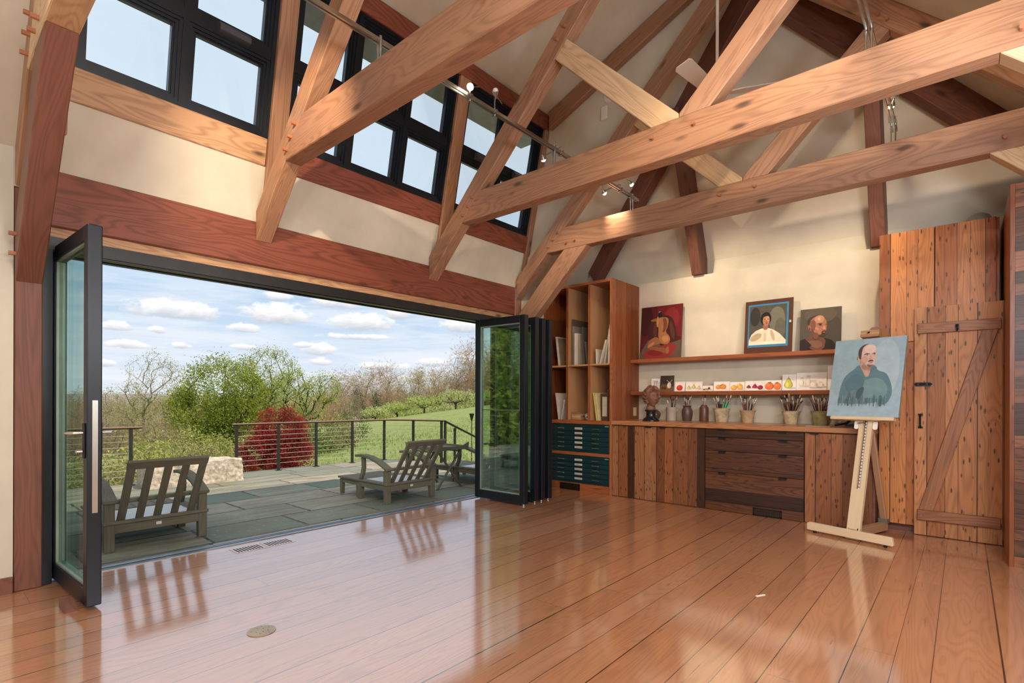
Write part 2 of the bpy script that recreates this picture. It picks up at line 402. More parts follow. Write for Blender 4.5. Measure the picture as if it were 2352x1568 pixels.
# ------------------------------------------------------------------ header and wide folding doors
o = tag(build('header_beam', MB().box(-4.64, XW, 0.551, 5.17, 2.31, 2.67), W('red', 'Y')), 'long thick reddish beam over the wide folding door opening', 'beam'); bevel_mod(o, 0.008)
tag(build('header_trim', MB().box(-4.64, -4.47, 0.552, 5.168, 2.25, 2.31), W('sill', 'Y')), 'thin pale wood strip under the long reddish beam', 'trim', kind='structure').name = 'trim_2'
mb = MB().box(-4.64, -4.47, 0.552, 5.168, 2.165, 2.25).box(-4.62, -4.60, 0.552, 5.168, 2.15, 2.165).box(-4.55, -4.49, 0.552, 5.168, 2.157, 2.165)
struct('trim_3', mb, mat('dark_track', (52, 54, 56), 0.35, 0.5), 'dark metal top track of the folding doors', 'trim')
mb = MB().box(-4.645, -4.515, 0.55, 5.165, -0.05, 0.003).box(-4.645, -4.62, 0.55, 5.165, 0.003, 0.008).box(-4.545, -4.515, 0.55, 5.165, 0.003, 0.006)
struct('trim_4', mb, GREYAL, 'grey metal floor track of the folding doors', 'trim')
struct('trim_5', MB().box(-4.59, -4.575, 0.56, 5.16, 0.0029, 0.0045), mat('dark_groove', (20, 22, 26), 0.5, var=0), 'dark groove along the metal floor track', 'trim')
struct('trim_6', MB().box(-4.64, -4.46, 0.5505, 0.6, 0.004, 2.165), BLACK, 'black metal door jamb beside the left post', 'trim')
struct('trim_7', MB().box(-4.64, -4.46, 5.10, 5.168, 0.004, 2.165), BLACK, 'black metal door jamb behind the folded door stack', 'trim')
DW = 0.8
def panel(idx, x0, y0, x1, y1, top, label, handle=0, bot=0.02):
    L = math.hypot(x1-x0, y1-y0); a = math.atan2(y1-y0, x1-x0)
    t = thing('door_%d' % idx, label, 'glass door', (x0, y0, 0), a, kind='structure')
    fw = 0.075
    f = MB()
    f.box(0, fw, -0.035, 0.035, bot, top).box(L-fw, L, -0.035, 0.035, bot, top).box(fw, L-fw, -0.035, 0.035, bot, bot+0.1).box(fw, L-fw, -0.035, 0.035, top-0.085, top)
    fo = build('door_frame', f, BLACK, t); bevel_mod(fo, 0.006, 2)
    gk = MB(); ring2 = lambda w, y: gk.box(fw, fw+w, -y, y, bot+.1, top-.085).box(L-fw-w, L-fw, -y, y, bot+.1, top-.085).box(fw+w, L-fw-w, -y, y, bot+.1, bot+.1+w).box(fw+w, L-fw-w, -y, y, top-.085-w, top-.085)
    ring2(0.012, 0.022)
    build('gasket', gk, mat('pane_gasket', (150, 168, 160), 0.4, 0.3), t)
    build('pane', MB().box(fw+.012, L-fw-.012, -0.008, 0.008, bot+.112, top-.097), DPANE, t)
    return t, L
d1, L1 = panel(1, -4.575, 0.64, -3.735, 0.685, 2.19, 'open black framed glass door swung into the room at the left post')
# lock edge, levers and lock on the near end of the left leaf
build('lock_strip', MB().box(L1, L1+0.004, -0.012, 0.014, 0.55, 1.19), STEEL, d1)
for s in (-1, 1):
    h = MB().box(L1-0.065, L1-0.025, s*0.035, s*0.043, 0.86, 1.06, 0.003)
    build('handle_plate', h, BLACKM, d1)
    h = MB(); h.tube([(L1-0.045, s*0.04, 1.005), (L1-0.045, s*0.085, 1.005), (L1-0.07, s*0.095, 1.005), (L1-0.17, s*0.095, 1.0)], 0.009, 10)
    build('door_lever', h, STEEL, d1, smooth=40)
build('thumb_turn', MB().lathe([(0.004, 0), (0.012, 0.004), (0.012, 0.03), (0.004, 0.034)], n=12), STEEL, d1, smooth=40, M=Matrix.Translation((L1-0.045, -0.043, 0.9)) @ Matrix.Rotation(PI/2, 4, 'X'))
hg = MB()
for z in (0.12, 1.05, 1.98): hg.tube([(-0.012, -0.045, z-0.05), (-0.012, -0.045, z+0.05)], 0.012, 10)
build('hinge', hg, BLACKM, d1, smooth=40)
for k, (yy, lab) in enumerate(((4.535, 'front leaf of the folded black glass door stack, reflecting trees'), (4.80, 'second leaf of the folded glass door stack'), (4.885, 'third leaf of the folded glass door stack'), (5.06, 'rearmost leaf of the folded glass door stack by the bookcase'))):
    dk, Lk = panel(2+k, -4.50, yy, -3.735-(0.02 if k else 0), yy+0.022*(1 if k % 2 == 0 else -1)*(1 if k else 1), 2.165, lab)
    if k == 0:
        build('handle_plate', MB().box(Lk-0.06, Lk-0.025, -0.045, -0.035, 0.93, 1.1, 0.003), BLACKM, dk)
        build('door_lever', MB().tube([(Lk-0.042, -0.04, 1.07), (Lk-0.042, -0.075, 1.07), (Lk-0.042, -0.078, 0.96)], 0.008, 10), BLACKM, dk, smooth=40)
        build('reflected_bar', MB().box(0.08, Lk-0.07, -0.016, -0.009, 1.075, 1.087), STEEL, dk)  # solid bar standing in for a horizontal reflection on the glass
    ro = MB().tube([(Lk-0.035, 0, 0.003), (Lk-0.035, 0, 0.024)], 0.018, 10)
    build('roller', ro, STEEL, dk, smooth=40)
tag(build('door_wedge', MB().prism([(-3.93, 0.0), (-3.78, 0.0), (-3.78, 0.012), (-3.93, 0.045)], 0.56, 0.62, 'Y'), W('dark')), 'small dark wooden wedge on the floor under the left glass door', 'door wedge')

# ------------------------------------------------------------------ timber trusses
def mirror(poly): return [(-3.2-x, z) for x, z in poly][::-1]
RL = [(XW, 2.512), (-1.6, 5.345), (-1.6, 5.59), (XW, 2.757)]
TIE = [(-3.925, 3.02), (0.725, 3.02), (0.455, 3.29), (-3.655, 3.29)]
SL = [(-1.822, 3.29), (-1.602, 3.29), (-1.602, 3.325), (-2.612, 4.335), (-2.737, 4.208)]
KB = [(XW, 1.923), (-3.336, 3.02), (-3.67, 3.02), (XW, 2.257)]
def peg(par, x, z, y, r=0.0135, L=0.035, up=False):
    build('peg', MB().tube([(x, y-L, z), (x, y+0.002, z)], r, 8), PEGM, par, smooth=30)
TR = [(0.418, 0.549, 'nearest timber truss with a kneed post at the left edge', True, 'post'),
      (1.867, 1.997, 'second timber truss, its grey brown tie beam crossing the top', False, 'fir'),
      (3.713, 3.843, 'third timber truss with pale diagonal strut and long brown tie beam', False, 'fir'),
      (5.171, 5.301, 'furthest timber truss standing over the bookcase corner', True, 'fir')]
for i, (ya, yb, lab, kneed, mk) in enumerate(TR):
    t = thing('roof_truss', lab, 'truss', (0, 0, 0), group='timber roof trusses')
    q = PI/4
    timber('rafter', RL, ya, yb, q, W('fir'), t)
    timber('rafter', mirror(RL), ya, yb, -q, W('fir'), t)
    if i != 0: timber('tie_beam', TIE, ya-0.002, yb+0.002, 0, W('fir'), t)
    else: timber('tie_beam', TIE, ya-0.002, yb+0.002, 0, W('pale'), t)
    timber('strut', SL, ya+.004, yb-.004, -q, W('pale'), t)
    timber('strut', mirror(SL), ya+.004, yb-.004, q, W('fir'), t)
    if kneed: timber('knee_brace', KB, ya, yb, q, W('post' if i == 0 else 'fir'), t)
    if i: timber('knee_brace', [(-3.2-x, z) for x, z in KB][::-1], ya, yb, -q, W('pale'), t)
    if kneed:
        top = 1.92 if i == 0 else 2.51
        timber('post', [(-4.60, 0.0), (XW, 0.0), (XW, 2.51), (-4.60, 2.51)], ya, yb, PI/2, W('post' if i == 0 else 'fir'), t)
    y = ya
    for d in (-0.09, 0.0, 0.09):
        peg(t, -3.82+d*0.75, 3.165+d*0.85, y)
    peg(t, -2.70, 4.36, y); peg(t, -2.62, 4.44, y)
    for d in (-0.20, 0.12): peg(t, -1.6+d, 3.2, y)
    peg(t, -0.535, 4.349, y); peg(t, -0.474, 4.284, y)
    if kneed: peg(t, -3.62, 3.09, y); peg(t, -3.50, 3.10, y); peg(t, -4.36, 2.08, y); peg(t, -4.36, 2.2, y)
    peg(t, 0.22, 3.10, y)
# hip end rafters
hl = beam3('hip_rafter', (-4.13, 6.53, 3.07), (-1.69, 5.58, 5.47), 0.14, 0.26, W('dark'))
tag(hl, 'dark brown hip rafter rising above the bookcase to the ridge', 'rafter')
hr = beam3('hip_rafter', (0.93, 6.53, 3.07), (-1.51, 5.58, 5.47), 0.14, 0.26, W('dark'))
tag(hr, 'dark brown hip rafter rising above the right hand closet', 'rafter')
def jack(x0, x1, top, lab):
    f = lambda z: 6.65-(z-2.968)/2.42
    poly = [(6.64, 2.777), (6.455, 2.777), (f(top)-0.28, top), (f(top), top), (6.64, 2.99)]
    ang = math.atan2(2.42, -1)
    oy, oz = poly[0]; ca, sa = math.cos(ang), math.sin(ang)
    loc = [((y-oy)*ca+(z-oz)*sa, -(y-oy)*sa+(z-oz)*ca) for y, z in poly]
    mb = MB().prism(loc, 0, x1-x0, 'Z')
    X = Vector((0, ca, sa)); Y = Vector((0, -sa, ca)); Z = X.cross(Y)
    M = Matrix((X, Y, Z)).transposed().to_4x4(); M.translation = (x0, oy, oz)
    o = build('jack_rafter', mb, W('dark' if x0 < -2 else 'post'), M=M); bevel_mod(o, 0.006)
    tag(o, lab, 'rafter')
jack(-2.60, -2.47, 4.55, 'dark jack rafter on the sloping back ceiling above the portrait shelf, left one')
jack(-0.73, -0.60, 4.55, 'jack rafter on the sloping back ceiling beside the tall wooden cabinet')
# ------------------------------------------------------------------ bookcase with flat files
FY = 5.78
bc = thing('bookcase', 'tall reddish pine bookcase with plywood cubbies of canvases beside the counter', 'bookcase', (-3.345, FY, 0))
BX = -3.345
def lb(p): return p
case_z = W('case', 'Z'); case_x = W('case', 'X'); ply_z = W('ply', 'Z'); ply_x = W('ply', 'X')
build('side_panel', MB().box(-0.036, 0, 0, 0.715, 0, 2.74), W('case', 'Z', ('Y', 0.14)), bc)
build('side_panel', MB().box(-1.085, -1.05, 0, 0.715, 0, 2.74), case_z, bc)
build('top_panel', MB().box(-1.05, -0.036, 0, 0.715, 2.705, 2.74), case_x, bc)
build('back_panel', MB().box(-1.05, -0.036, 0.695, 0.715, 0.935, 2.705), ply_z, bc)
for x in (-0.69, -0.345):
    build('divider', MB().box(x-0.011, x+0.011, 0.012, 0.695, 0.935, 2.705), ply_z, bc)
    build('edge_strip', MB().box(x-0.013, x+0.013, 0.0, 0.012, 0.935, 2.705), case_z, bc)
    break_ = 0
build('side_lining', MB().box(-0.042, -0.037, 0.012, 0.694, 0.936, 2.704), ply_z, bc)
for a, b in ((-1.05, -0.701), (-0.679, -0.356), (-0.334, -0.043)):
    build('shelf', MB().box(a, b, 0.0, 0.694, 1.648, 1.668), ply_x, bc)
build('base_shelf', MB().box(-1.05, -0.036, 0, 0.695, 0.887, 0.934), case_x, bc)
build('mid_rail', MB().box(-1.05, -0.036, 0, 0.695, 0.472, 0.512), case_x, bc)
build('kick_board', MB().box(-1.05, -0.036, 0.012, 0.05, 0.001, 0.096), case_x, bc)
build('bottom_panel', MB().box(-1.05, -0.036, 0.012, 0.695, 0.0965, 0.1), case_x, bc)
FILE = mat('dark_teal_enamel', (24, 52, 58), 0.35, var=0.05)
PAPER = mat('label_paper', (206, 200, 190), 0.8, var=0.05)
INK = mat('ink', (40, 38, 36), 0.8, var=0)
def flat_file(z0, z1, label):
    t = thing('flat_file', label, 'flat file', (-4.385, FY, z0), group='flat files in the bookcase')
    Wd = 0.995; Hh = z1-z0
    body = MB().box(0, Wd, 0.02, 0.69, 0, Hh)
    build('cabinet_body', body, FILE, t)
    build('plinth_rail', MB().box(0.01, Wd-0.01, 0.012, 0.02, 0.003, 0.022), FILE, t)
    build('top_rail', MB().box(0.01, Wd-0.01, 0.012, 0.02, Hh-0.036, Hh-0.004), FILE, t)
    build('maker_plate', MB().box(0.93-0.0, 0.985, 0.009, 0.012, Hh-0.03, Hh-0.016), mat('green_plate', (150, 190, 160), 0.35, 0.5), t)
    n = 5; h = (Hh-0.062)/n
    for k in range(n):
        zc = 0.024+h*k
        d = build('drawer', MB().box(0.012, Wd-0.012, 0.008, 0.02, zc+0.003, zc+h-0.003, 0.002), FILE, t)
        for xc in (0.258, 0.797):
            hb = MB().box(xc-0.052, xc+0.052, -0.012, 0.008, zc+h*0.52, zc+h*0.52+0.010, 0.003)
            build('drawer_handle', hb, mat('pale_steel', (170, 200, 196), 0.25, 0.9), d)
        lbm = MB().box(0.475, 0.592, 0.004, 0.008, zc+h*0.42, zc+h*0.42+0.026)
        lbm.cur = 1
        rr = random.Random(k+int(z0*100))
        x = 0.486
        while x < 0.572:
            wd = rr.uniform(0.006, 0.016); lbm.box(x, min(x+wd, 0.58), 0.0035, 0.004, zc+h*0.42+0.009, zc+h*0.42+0.015); x += wd+0.005
        build('drawer_label', lbm, [PAPER, INK], d)
    return t
flat_file(0.5135, 0.885, 'upper dark teal steel flat file with five label drawers')
flat_file(0.1005, 0.470, 'lower dark teal steel flat file near the floor')
def grille(name, x0, x1, z0, z1, label, n, col=BLACKM):
    t = MB().box(x0, x1, FY-0.008, FY-0.001, z0, z0+0.012).box(x0, x1, FY-0.008, FY-0.001, z1-0.012, z1).box(x0, x0+0.012, FY-0.008, FY-0.001, z0, z1).box(x1-0.012, x1, FY-0.008, FY-0.001, z0, z1)
    p = (x1-x0-0.024)/n
    for i in range(n): t.box(x0+0.012+p*i, x0+0.012+p*i+p*0.55, FY-0.006, FY-0.001, z0+0.012, z1-0.012)
    return tag(build(name, t, col), label, 'vent')
grille('floor_grille', -4.14, -3.824, 0.008, 0.09, 'dark flat vent cover in the bookcase kick board', 22)

# ------------------------------------------------------------------ base cabinets and counter
def cab(name, label, x0, x1): return thing(name, label, 'cabinet', (x0, FY, 0))
def pull(par, x, z, w=0.075):
    p = MB().box(x-w/2, x+w/2, -0.02, 0.0, z-0.006, z-0.003).box(x-w/2, x+w/2, -0.022, -0.019, z-0.02, z-0.003)
    build('pull', p, BLACKM, par)
xs = [-3.345, -2.75, -2.172, -1.19, -0.612]
c1 = cab('base_cabinet', 'two door base cabinet of reclaimed boards next to the bookcase', xs[0], xs[2])
build('body', MB().box(0.001, xs[2]-xs[0]-0.003, 0.022, 0.715, 0.0, 0.892), W('dark'), c1)
for a, b, px in ((0.004, xs[1]-xs[0]-0.003, xs[1]-xs[0]-0.095), (xs[1]-xs[0]+0.003, xs[2]-xs[0]-0.004, xs[1]-xs[0]+0.085)):
    d = build('cabinet_door', MB().box(a, b, 0, 0.021, 0.006, 0.882, 0.002), W('chest', 'Z', ('X', 0.125)), c1); pull(d, px, 0.893)
c2 = cab('drawer_cabinet', 'wide dark chestnut drawer cabinet with small black pulls under the counter', xs[2], xs[3])
w2 = xs[3]-xs[2]
build('body', MB().box(0.001, w2-0.003, 0.022, 0.715, 0.0, 0.892), W('dark'), c2)
zz = [0.882, 0.798, 0.647, 0.418, 0.1]
for k in range(4):
    d = build('drawer', MB().box(0.004, w2-0.004, 0, 0.021, zz[k+1]+0.003, zz[k]-0.001, 0.002), W('darkrow', 'X', ('Z', 0.13)), c2)
    for px in (0.19, 0.79): pull(d, px, zz[k]+(0.011 if k == 0 else 0.002))
build('kick_board', MB().box(0.004, w2-0.004, 0, 0.021, 0.004, 0.1), W('darkrow', 'X', ('Z', 0.13)), c2)
grille('floor_grille', -1.667, -1.39, 0.006, 0.084, 'black slotted vent grille at the foot of the drawer cabinet', 17)
c3 = cab('base_cabinet', 'single door base cabinet of mixed boards behind the easel', xs[3], xs[4])
w3 = xs[4]-xs[3]
build('body', MB().box(0.001, w3-0.001, 0.022, 0.715, 0.0, 0.892), W('dark'), c3)
d = build('cabinet_door', MB().box(0.006, w3-0.022, 0, 0.021, 0.006, 0.882, 0.002), W('chest', 'Z', ('X', 0.13)), c3); pull(d, 0.09, 0.893)
ct = tag(build('counter_top', MB().box(-3.343, -0.608, 5.752, 6.499, 0.8935, 0.945), W('top', 'X')), 'long pine counter top holding the brush pots', 'counter top'); bevel_mod(ct, 0.004)
for z0, z1, x0, x1, lab in ((1.69, 1.735, -3.343, -0.62, 'upper wooden wall shelf holding the oil portraits'), (1.267, 1.313, -3.343, -0.62, 'lower wooden wall shelf lined with small fruit watercolours')):
    s_ = tag(build('wall_shelf', MB().box(x0, x1, 6.25, 6.499, z0, z1), W('case', 'X')), lab, 'shelf'); bevel_mod(s_, 0.003)

# ------------------------------------------------------------------ tall cabinet, plank door, closet
tc_ = thing('tall_cabinet', 'tall amber wooden cabinet with two plank doors rising behind the easel', 'cabinet', (-0.604, 5.97, 0))
build('body', MB().box(0.001, 0.828, 0.024, 0.50, 0.07, 2.752), W('tall', 'Z'), tc_)
build('kick_board', MB().box(0.001, 0.828, 0.06, 0.08, 0, 0.07), W('dark'), tc_)
for a, b in ((0.0, 0.400), (0.406, 0.806)):
    build('cabinet_door', MB().box(a, b, 0, 0.022, 1.745, 2.755, 0.002), W('tall', 'Z', ('X', 0.115)), tc_)
    build('cabinet_door', MB().box(a, b, 0, 0.022, 0.072, 1.74, 0.002), W('tall', 'Z', ('X', 0.115)), tc_)
dr = thing('door_6', 'plank door with battens and a long diagonal brace beside the easel', 'door', (-0.337, 5.93, 0), kind='structure')
build('plank_panel', MB().box(0, 0.587, 0, 0.03, 0.006, 2.037), W('doorw', 'Z', ('X', 0.12)), dr)
for z0, z1, nm in ((1.802, 1.892, 0), (0.142, 0.232, 1)):
    o = build('batten', MB().box(0.022, 0.57, -0.03, -0.0005, z0, z1), W('batten', 'X'), dr); bevel_mod(o, 0.004)
br = [(0.035, 0.233), (0.135, 0.233), (0.552, 1.801), (0.452, 1.801)]
ang = math.atan2(1.568, 0.417)
o = timber('brace', br, -0.029, -0.001, ang, W('batten'), dr, 0.003)
pg = MB()
for x, z in ((0.05, 0.18), (0.2, 0.2), (0.36, 0.17), (0.53, 0.2), (0.06, 0.85), (0.05, 1.85), (0.2, 1.83), (0.36, 1.86), (0.53, 1.84), (0.08, 0.26), (0.12, 0.29), (0.5, 1.77)):
    pg.tube([(x, -0.032, z), (x, -0.028, z)], 0.005, 8)
build('peg', pg, PEGM, dr)
bo = MB().box(0.005, 0.115, -0.006, 0, 1.333, 1.368); bo.tube([(0.0, -0.014, 1.352), (0.125, -0.014, 1.352)], 0.006, 8).box(0.02, 0.035, -0.02, -0.004, 1.337, 1.366).box(0.08, 0.095, -0.02, -0.004, 1.337, 1.366)
build('slide_bolt', bo, BLACKM, dr)
ph = MB().box(0.025, 0.06, -0.006, 0, 1.07, 1.088).box(0.025, 0.06, -0.006, 0, 0.955, 0.975).tube([(0.042, -0.006, 1.08), (0.042, -0.03, 1.06), (0.042, -0.03, 0.985), (0.042, -0.006, 0.965)], 0.007, 8)
build('pull_handle', ph, BLACKM, dr)
hk = MB().box(0.278, 0.305, -0.036, -0.03, 1.815, 1.865); hk.tube([(0.292, -0.036, 1.845), (0.292, -0.06, 1.84), (0.292, -0.066, 1.86)], 0.006, 8).tube([(0.292, -0.036, 1.83), (0.292, -0.052, 1.805)], 0.005, 8)
build('coat_hook', hk, BLACKM, dr)
cl = thing('closet', 'tall closet clad in dark horizontal boards at the right edge', 'closet', (0.252, 5.235, 0))
build('front_cladding', MB().box(0.026, 0.985, 0, 0.03, 0.0, 2.775), W('darkrow', 'X', ('Z', 0.11)), cl)
build('edge_strip', MB().box(0, 0.025, 0, 0.03, 0, 2.778), W('tall', 'Z'), cl)
build('side_panel', MB().box(0, 0.025, 0.03, 1.26, 0, 2.776), W('tall', 'Z', ('Y', 0.3)), cl)
build('top_panel', MB().box(0.025, 0.985, 0.03, 1.26, 2.75, 2.775), W('dark'), cl)
build('light_switch', MB().box(0.098, 0.17, -0.006, 0, 1.42, 1.54, 0.003), WHITE, cl)
build('outlet_plate', MB().box(0.115, 0.19, -0.006, 0, 0.02, 0.09, 0.003), STEEL, cl)
bw = MB(); bw.smooth = True
bw.lathe([(0.11, 0.0), (0.108, 0.04), (0.095, 0.09), (0.07, 0.13), (0.035, 0.152), (0.0, 0.158)], n=28)
tag(build('dome_shade', bw, mat('grey_shade', (168, 168, 160), 0.5), M=Matrix.Translation((0.10, 6.36, 2.753))), 'grey dome lying on top of the tall wooden cabinet', 'lamp shade')
tag(build('wall_switch', MB().box(-3.344, -3.339, 6.335, 6.42, 0.99, 1.105, 0.002).box(-3.3395, -3.336, 6.365, 6.39, 1.03, 1.07), mat('ivory', (226, 214, 182), 0.5, var=0.02)), 'small ivory switch plate on the bookcase side above the counter', 'switch')

# ------------------------------------------------------------------ canvases and frames in the cubbies
def stand(name, label, cat, x, w, h, z, lean, colr, y0=5.80, dep=0.5, group=None, edge=None, frame=None):
    """flat panel standing on edge in a cubby (face along Y), leaning by `lean` metres at its top towards +X"""
    t = MB()
    sh = lambda xx, zz: (xx+lean*(zz/h), zz)
    poly = [sh(0, 0), sh(w, 0), sh(w, h), sh(0, h)]
    t.prism(poly, 0, dep, 'Y')
    o = build(name, t, mat('c_'+name+str(colr), colr, 0.8, var=0.06), M=Matrix.Translation((x, y0, z)))
    return tag(o, label, cat, group)
Zt, Zb = 1.669, 0.9355
L = [('cardboard_sheet', 'dark brown board standing tall at the left of the middle cubby', 'board', -4.005, 0.028, 0.62, Zt, -0.01, (92, 76, 64), 5.86),
 ('stretched_canvas', 'grey canvas edge between boards in the middle upper cubby', 'canvas', -3.972, 0.03, 0.52, Zt, -0.006, (120, 112, 102), 5.82),
 ('stretched_canvas', 'bright white canvas edge in the middle upper cubby', 'canvas', -3.93, 0.034, 0.42, Zt, 0.0, (206, 200, 188), 5.80),
 ('stretched_canvas', 'second grey canvas beside the bright one in the middle upper cubby', 'canvas', -3.89, 0.03, 0.405, Zt, -0.006, (142, 132, 118), 5.83),
 ('stretched_canvas', 'taupe canvas in the middle upper cubby, half way across', 'canvas', -3.855, 0.03, 0.5, Zt, -0.012, (110, 100, 90), 5.88),
 ('art_board', 'dark panel leaning left in the middle upper cubby', 'panel', -3.79, 0.016, 0.5, Zt, -0.035, (70, 62, 58), 5.82),
 ('stretched_canvas', 'low dark canvas at the right of the middle upper cubby', 'canvas', -3.745, 0.02, 0.30, Zt, -0.035, (86, 78, 76), 5.81),
 ('stretched_canvas', 'short white canvas at the left of the right upper cubby', 'canvas', -3.60, 0.022, 0.19, Zt, -0.008, (210, 204, 192), 5.81),
 ('stretched_canvas', 'white canvas leaning right in the right upper cubby', 'canvas', -3.545, 0.022, 0.30, Zt, 0.085, (196, 188, 174), 5.80),
 ('stretched_canvas', 'tall pale canvas leaning right in the right upper cubby', 'canvas', -3.50, 0.022, 0.50, Zt, 0.085, (178, 168, 150), 5.83),
 ('stretched_canvas', 'white canvas nearest the side of the right upper cubby', 'canvas', -3.425, 0.024, 0.43, Zt, 0.008, (220, 214, 204), 5.81),
 ('stretched_canvas', 'tall grey canvas at the back of the right upper cubby', 'canvas', -3.435, 0.02, 0.62, Zt, 0.015, (160, 152, 138), 5.95),
 ('stretched_canvas', 'white canvas in the left upper cubby beside the door stack', 'canvas', -4.20, 0.024, 0.40, Zt, -0.05, (200, 192, 178), 5.81),
 ('stretched_canvas', 'brown backed canvas in the left upper cubby', 'canvas', -4.165, 0.014, 0.38, Zt, -0.05, (120, 96, 76), 5.82),
 ('stretched_canvas', 'white canvas leaning left in the left lower cubby', 'canvas', -4.20, 0.02, 0.36, Zb, -0.05, (206, 200, 190), 5.81),
 ('stretched_canvas', 'pale canvas leaning right in the left lower cubby', 'canvas', -4.16, 0.02, 0.27, Zb, 0.055, (186, 180, 172), 5.81),
 ('stretched_canvas', 'blue grey canvas beside the divider in the left lower cubby', 'canvas', -4.115, 0.018, 0.26, Zb, 0.04, (140, 146, 156), 5.83),
 ('framed_picture', 'yellow green frame standing in the right lower cubby', 'frame', -3.60, 0.02, 0.36, Zb, -0.055, (196, 190, 110), 5.82),
 ('framed_picture', 'cream frame beside the yellow one in the right lower cubby', 'frame', -3.573, 0.018, 0.35, Zb, -0.055, (206, 190, 150), 5.83),
 ('framed_picture', 'dark frame edge at the right of the right lower cubby', 'frame', -3.43, 0.016, 0.40, Zb, -0.03, (86, 62, 48), 5.86),
 ('art_board', 'small tan panel beside the side of the right lower cubby', 'panel', -3.405, 0.016, 0.22, Zb, 0.0, (170, 124, 84), 5.82)]
for q in L: stand(q[0], q[1], q[2], q[3], q[4], q[5], q[6], q[7], q[8], q[9], dep=0.34 if q[5] < 0.45 else 0.5, group='canvases and frames in the bookcase')
t = thing('framed_picture', 'small brown framed pale picture leaning in the right lower cubby', 'frame', (-3.565, 5.87, Zb), math.radians(-8), group='canvases and frames in the bookcase')
f = MB(); f.box(0, 0.125, 0, 0.02, 0, 0.055).box(0, 0.125, 0, 0.02, 0.31, 0.35).box(0, 0.022, 0, 0.02, 0.055, 0.31).box(0.103, 0.125, 0, 0.02, 0.055, 0.31)
build('frame', f, mat('brown_frame', (84, 58, 42), 0.5), t)
build('picture', MB().box(0.022, 0.103, 0.006, 0.012, 0.055, 0.31), mat('pale_picture', (188, 182, 166), 0.7), t)
for k, (w, d, z, c_) in enumerate(((0.19, 0.25, 0.0, (168, 132, 92)), (0.17, 0.22, 0.0305, (196, 170, 130)), (0.2, 0.24, 0.0545, (176, 140, 100)), (0.16, 0.2, 0.0785, (150, 104, 70)))):
    tag(build('wood_block', MB().box(-4.005, -4.005+w*0.8, 5.85, 5.85+d, 0.9355+z, 0.9355+z+0.022+(0.008 if k == 0 else 0), 0.002), mat('wb%d' % k, c_, 0.7)),
        ['lowest wood offcut of the small pile in the middle lower cubby', 'second wood offcut from the bottom of the small pile in the middle lower cubby', 'third wood offcut of the small pile in the middle lower cubby', 'darkest wood offcut on top of the small pile'][k], 'wood block', 'wood offcuts in the bookcase')
# crumpled plastic bag
bm = bmesh.new(); bmesh.ops.create_icosphere(bm, subdivisions=4, radius=1)
for v in bm.verts:
    n = mnoise.noise(v.co*2.6)*0.35+mnoise.noise(v.co*6)*0.18
    v.co = Vector((v.co.x*0.055*(1+n), v.co.y*0.09*(1+n), max(-0.042, v.co.z*0.05*(1+n))))
tag(build('plastic_bag', MB().bm(bm), mat('crumpled_plastic', (160, 158, 152), 0.25, var=0.25, scale=40), M=Matrix.Translation((-3.765, 5.93, 0.979)), smooth=50), 'crumpled grey plastic bag in the middle lower cubby', 'bag')
# ------------------------------------------------------------------ flat painted pictures
def cmat(c): return mat('paint_%d_%d_%d' % tuple(c), c, 0.7, var=0.04, scale=14, spec=0.25)
def ell(cx, cy, rx, ry, rot=0.0, n=20, wob=0.0, seed=1):
    rr = random.Random(seed); o = []
    for k in range(n):
        a = 2*PI*k/n; r = 1+rr.uniform(-wob, wob)
        x, y = rx*math.cos(a)*r, ry*math.sin(a)*r
        o.append((cx+x*math.cos(rot)-y*math.sin(rot), cy+x*math.sin(rot)+y*math.cos(rot)))
    return o
def smooth_poly(p, it=2):
    for _ in range(it):
        q = []
        for i in range(len(p)):
            a, b = p[i], p[(i+1) % len(p)]
            q += [(a[0]*.75+b[0]*.25, a[1]*.75+b[1]*.25), (a[0]*.25+b[0]*.75, a[1]*.25+b[1]*.75)]
        p = q
    return p
def tri_fill(pts):
    from mathutils.geometry import tessellate_polygon
    return tessellate_polygon([[Vector((x, y, 0)) for x, y in pts]])
def paint_layers(w, h, shapes, y0=0.0, step=0.00035):
    """shapes: (colour, polygon in 0..1); returns a builder with one layer per shape, facing -Y"""
    t = MB(); mats = []
    for k, (c, p) in enumerate(shapes):
        c = tuple(c)
        if c not in mats: mats.append(c)
        t.cur = mats.index(c)
        vs = [(min(max(x, 0.0), 1.0)*w, y0-step*(k+1), min(max(z, 0.0), 1.0)*h) for x, z in p]
        fs = []
        for f in tri_fill([(v[0], v[2]) for v in vs]):
            a, b, d = (Vector(vs[i]) for i in f)
            n = (b-a).cross(d-a)
            fs.append(list(f) if n.y < 0 else list(f)[::-1])
        t.add(vs, fs)
    return t, [cmat(c) for c in mats]
def picture(name, label, cat, x, y, z, w, h, thick, base, shapes, edge=(225, 215, 195), lean=0.0, rz=0.0, group=None, M=None, pname='painted_picture'):
    t = thing(name, label, cat, (x, y, z), rz, group)
    if M is not None: t.matrix_world = M
    else: t.rotation_euler = (-lean, 0, rz)
    build('panel', MB().box(0, w, 0, thick, 0, h), cmat(edge), t)
    full = [(base, [(0, 0), (1, 0), (1, 1), (0, 1)])]+shapes
    b, ms = paint_layers(w, h, full)
    build(pname, b, ms, t)
    return t
def k1(d, key): return [(a/1000.0, b/1000.0) for a, b in d[key]]
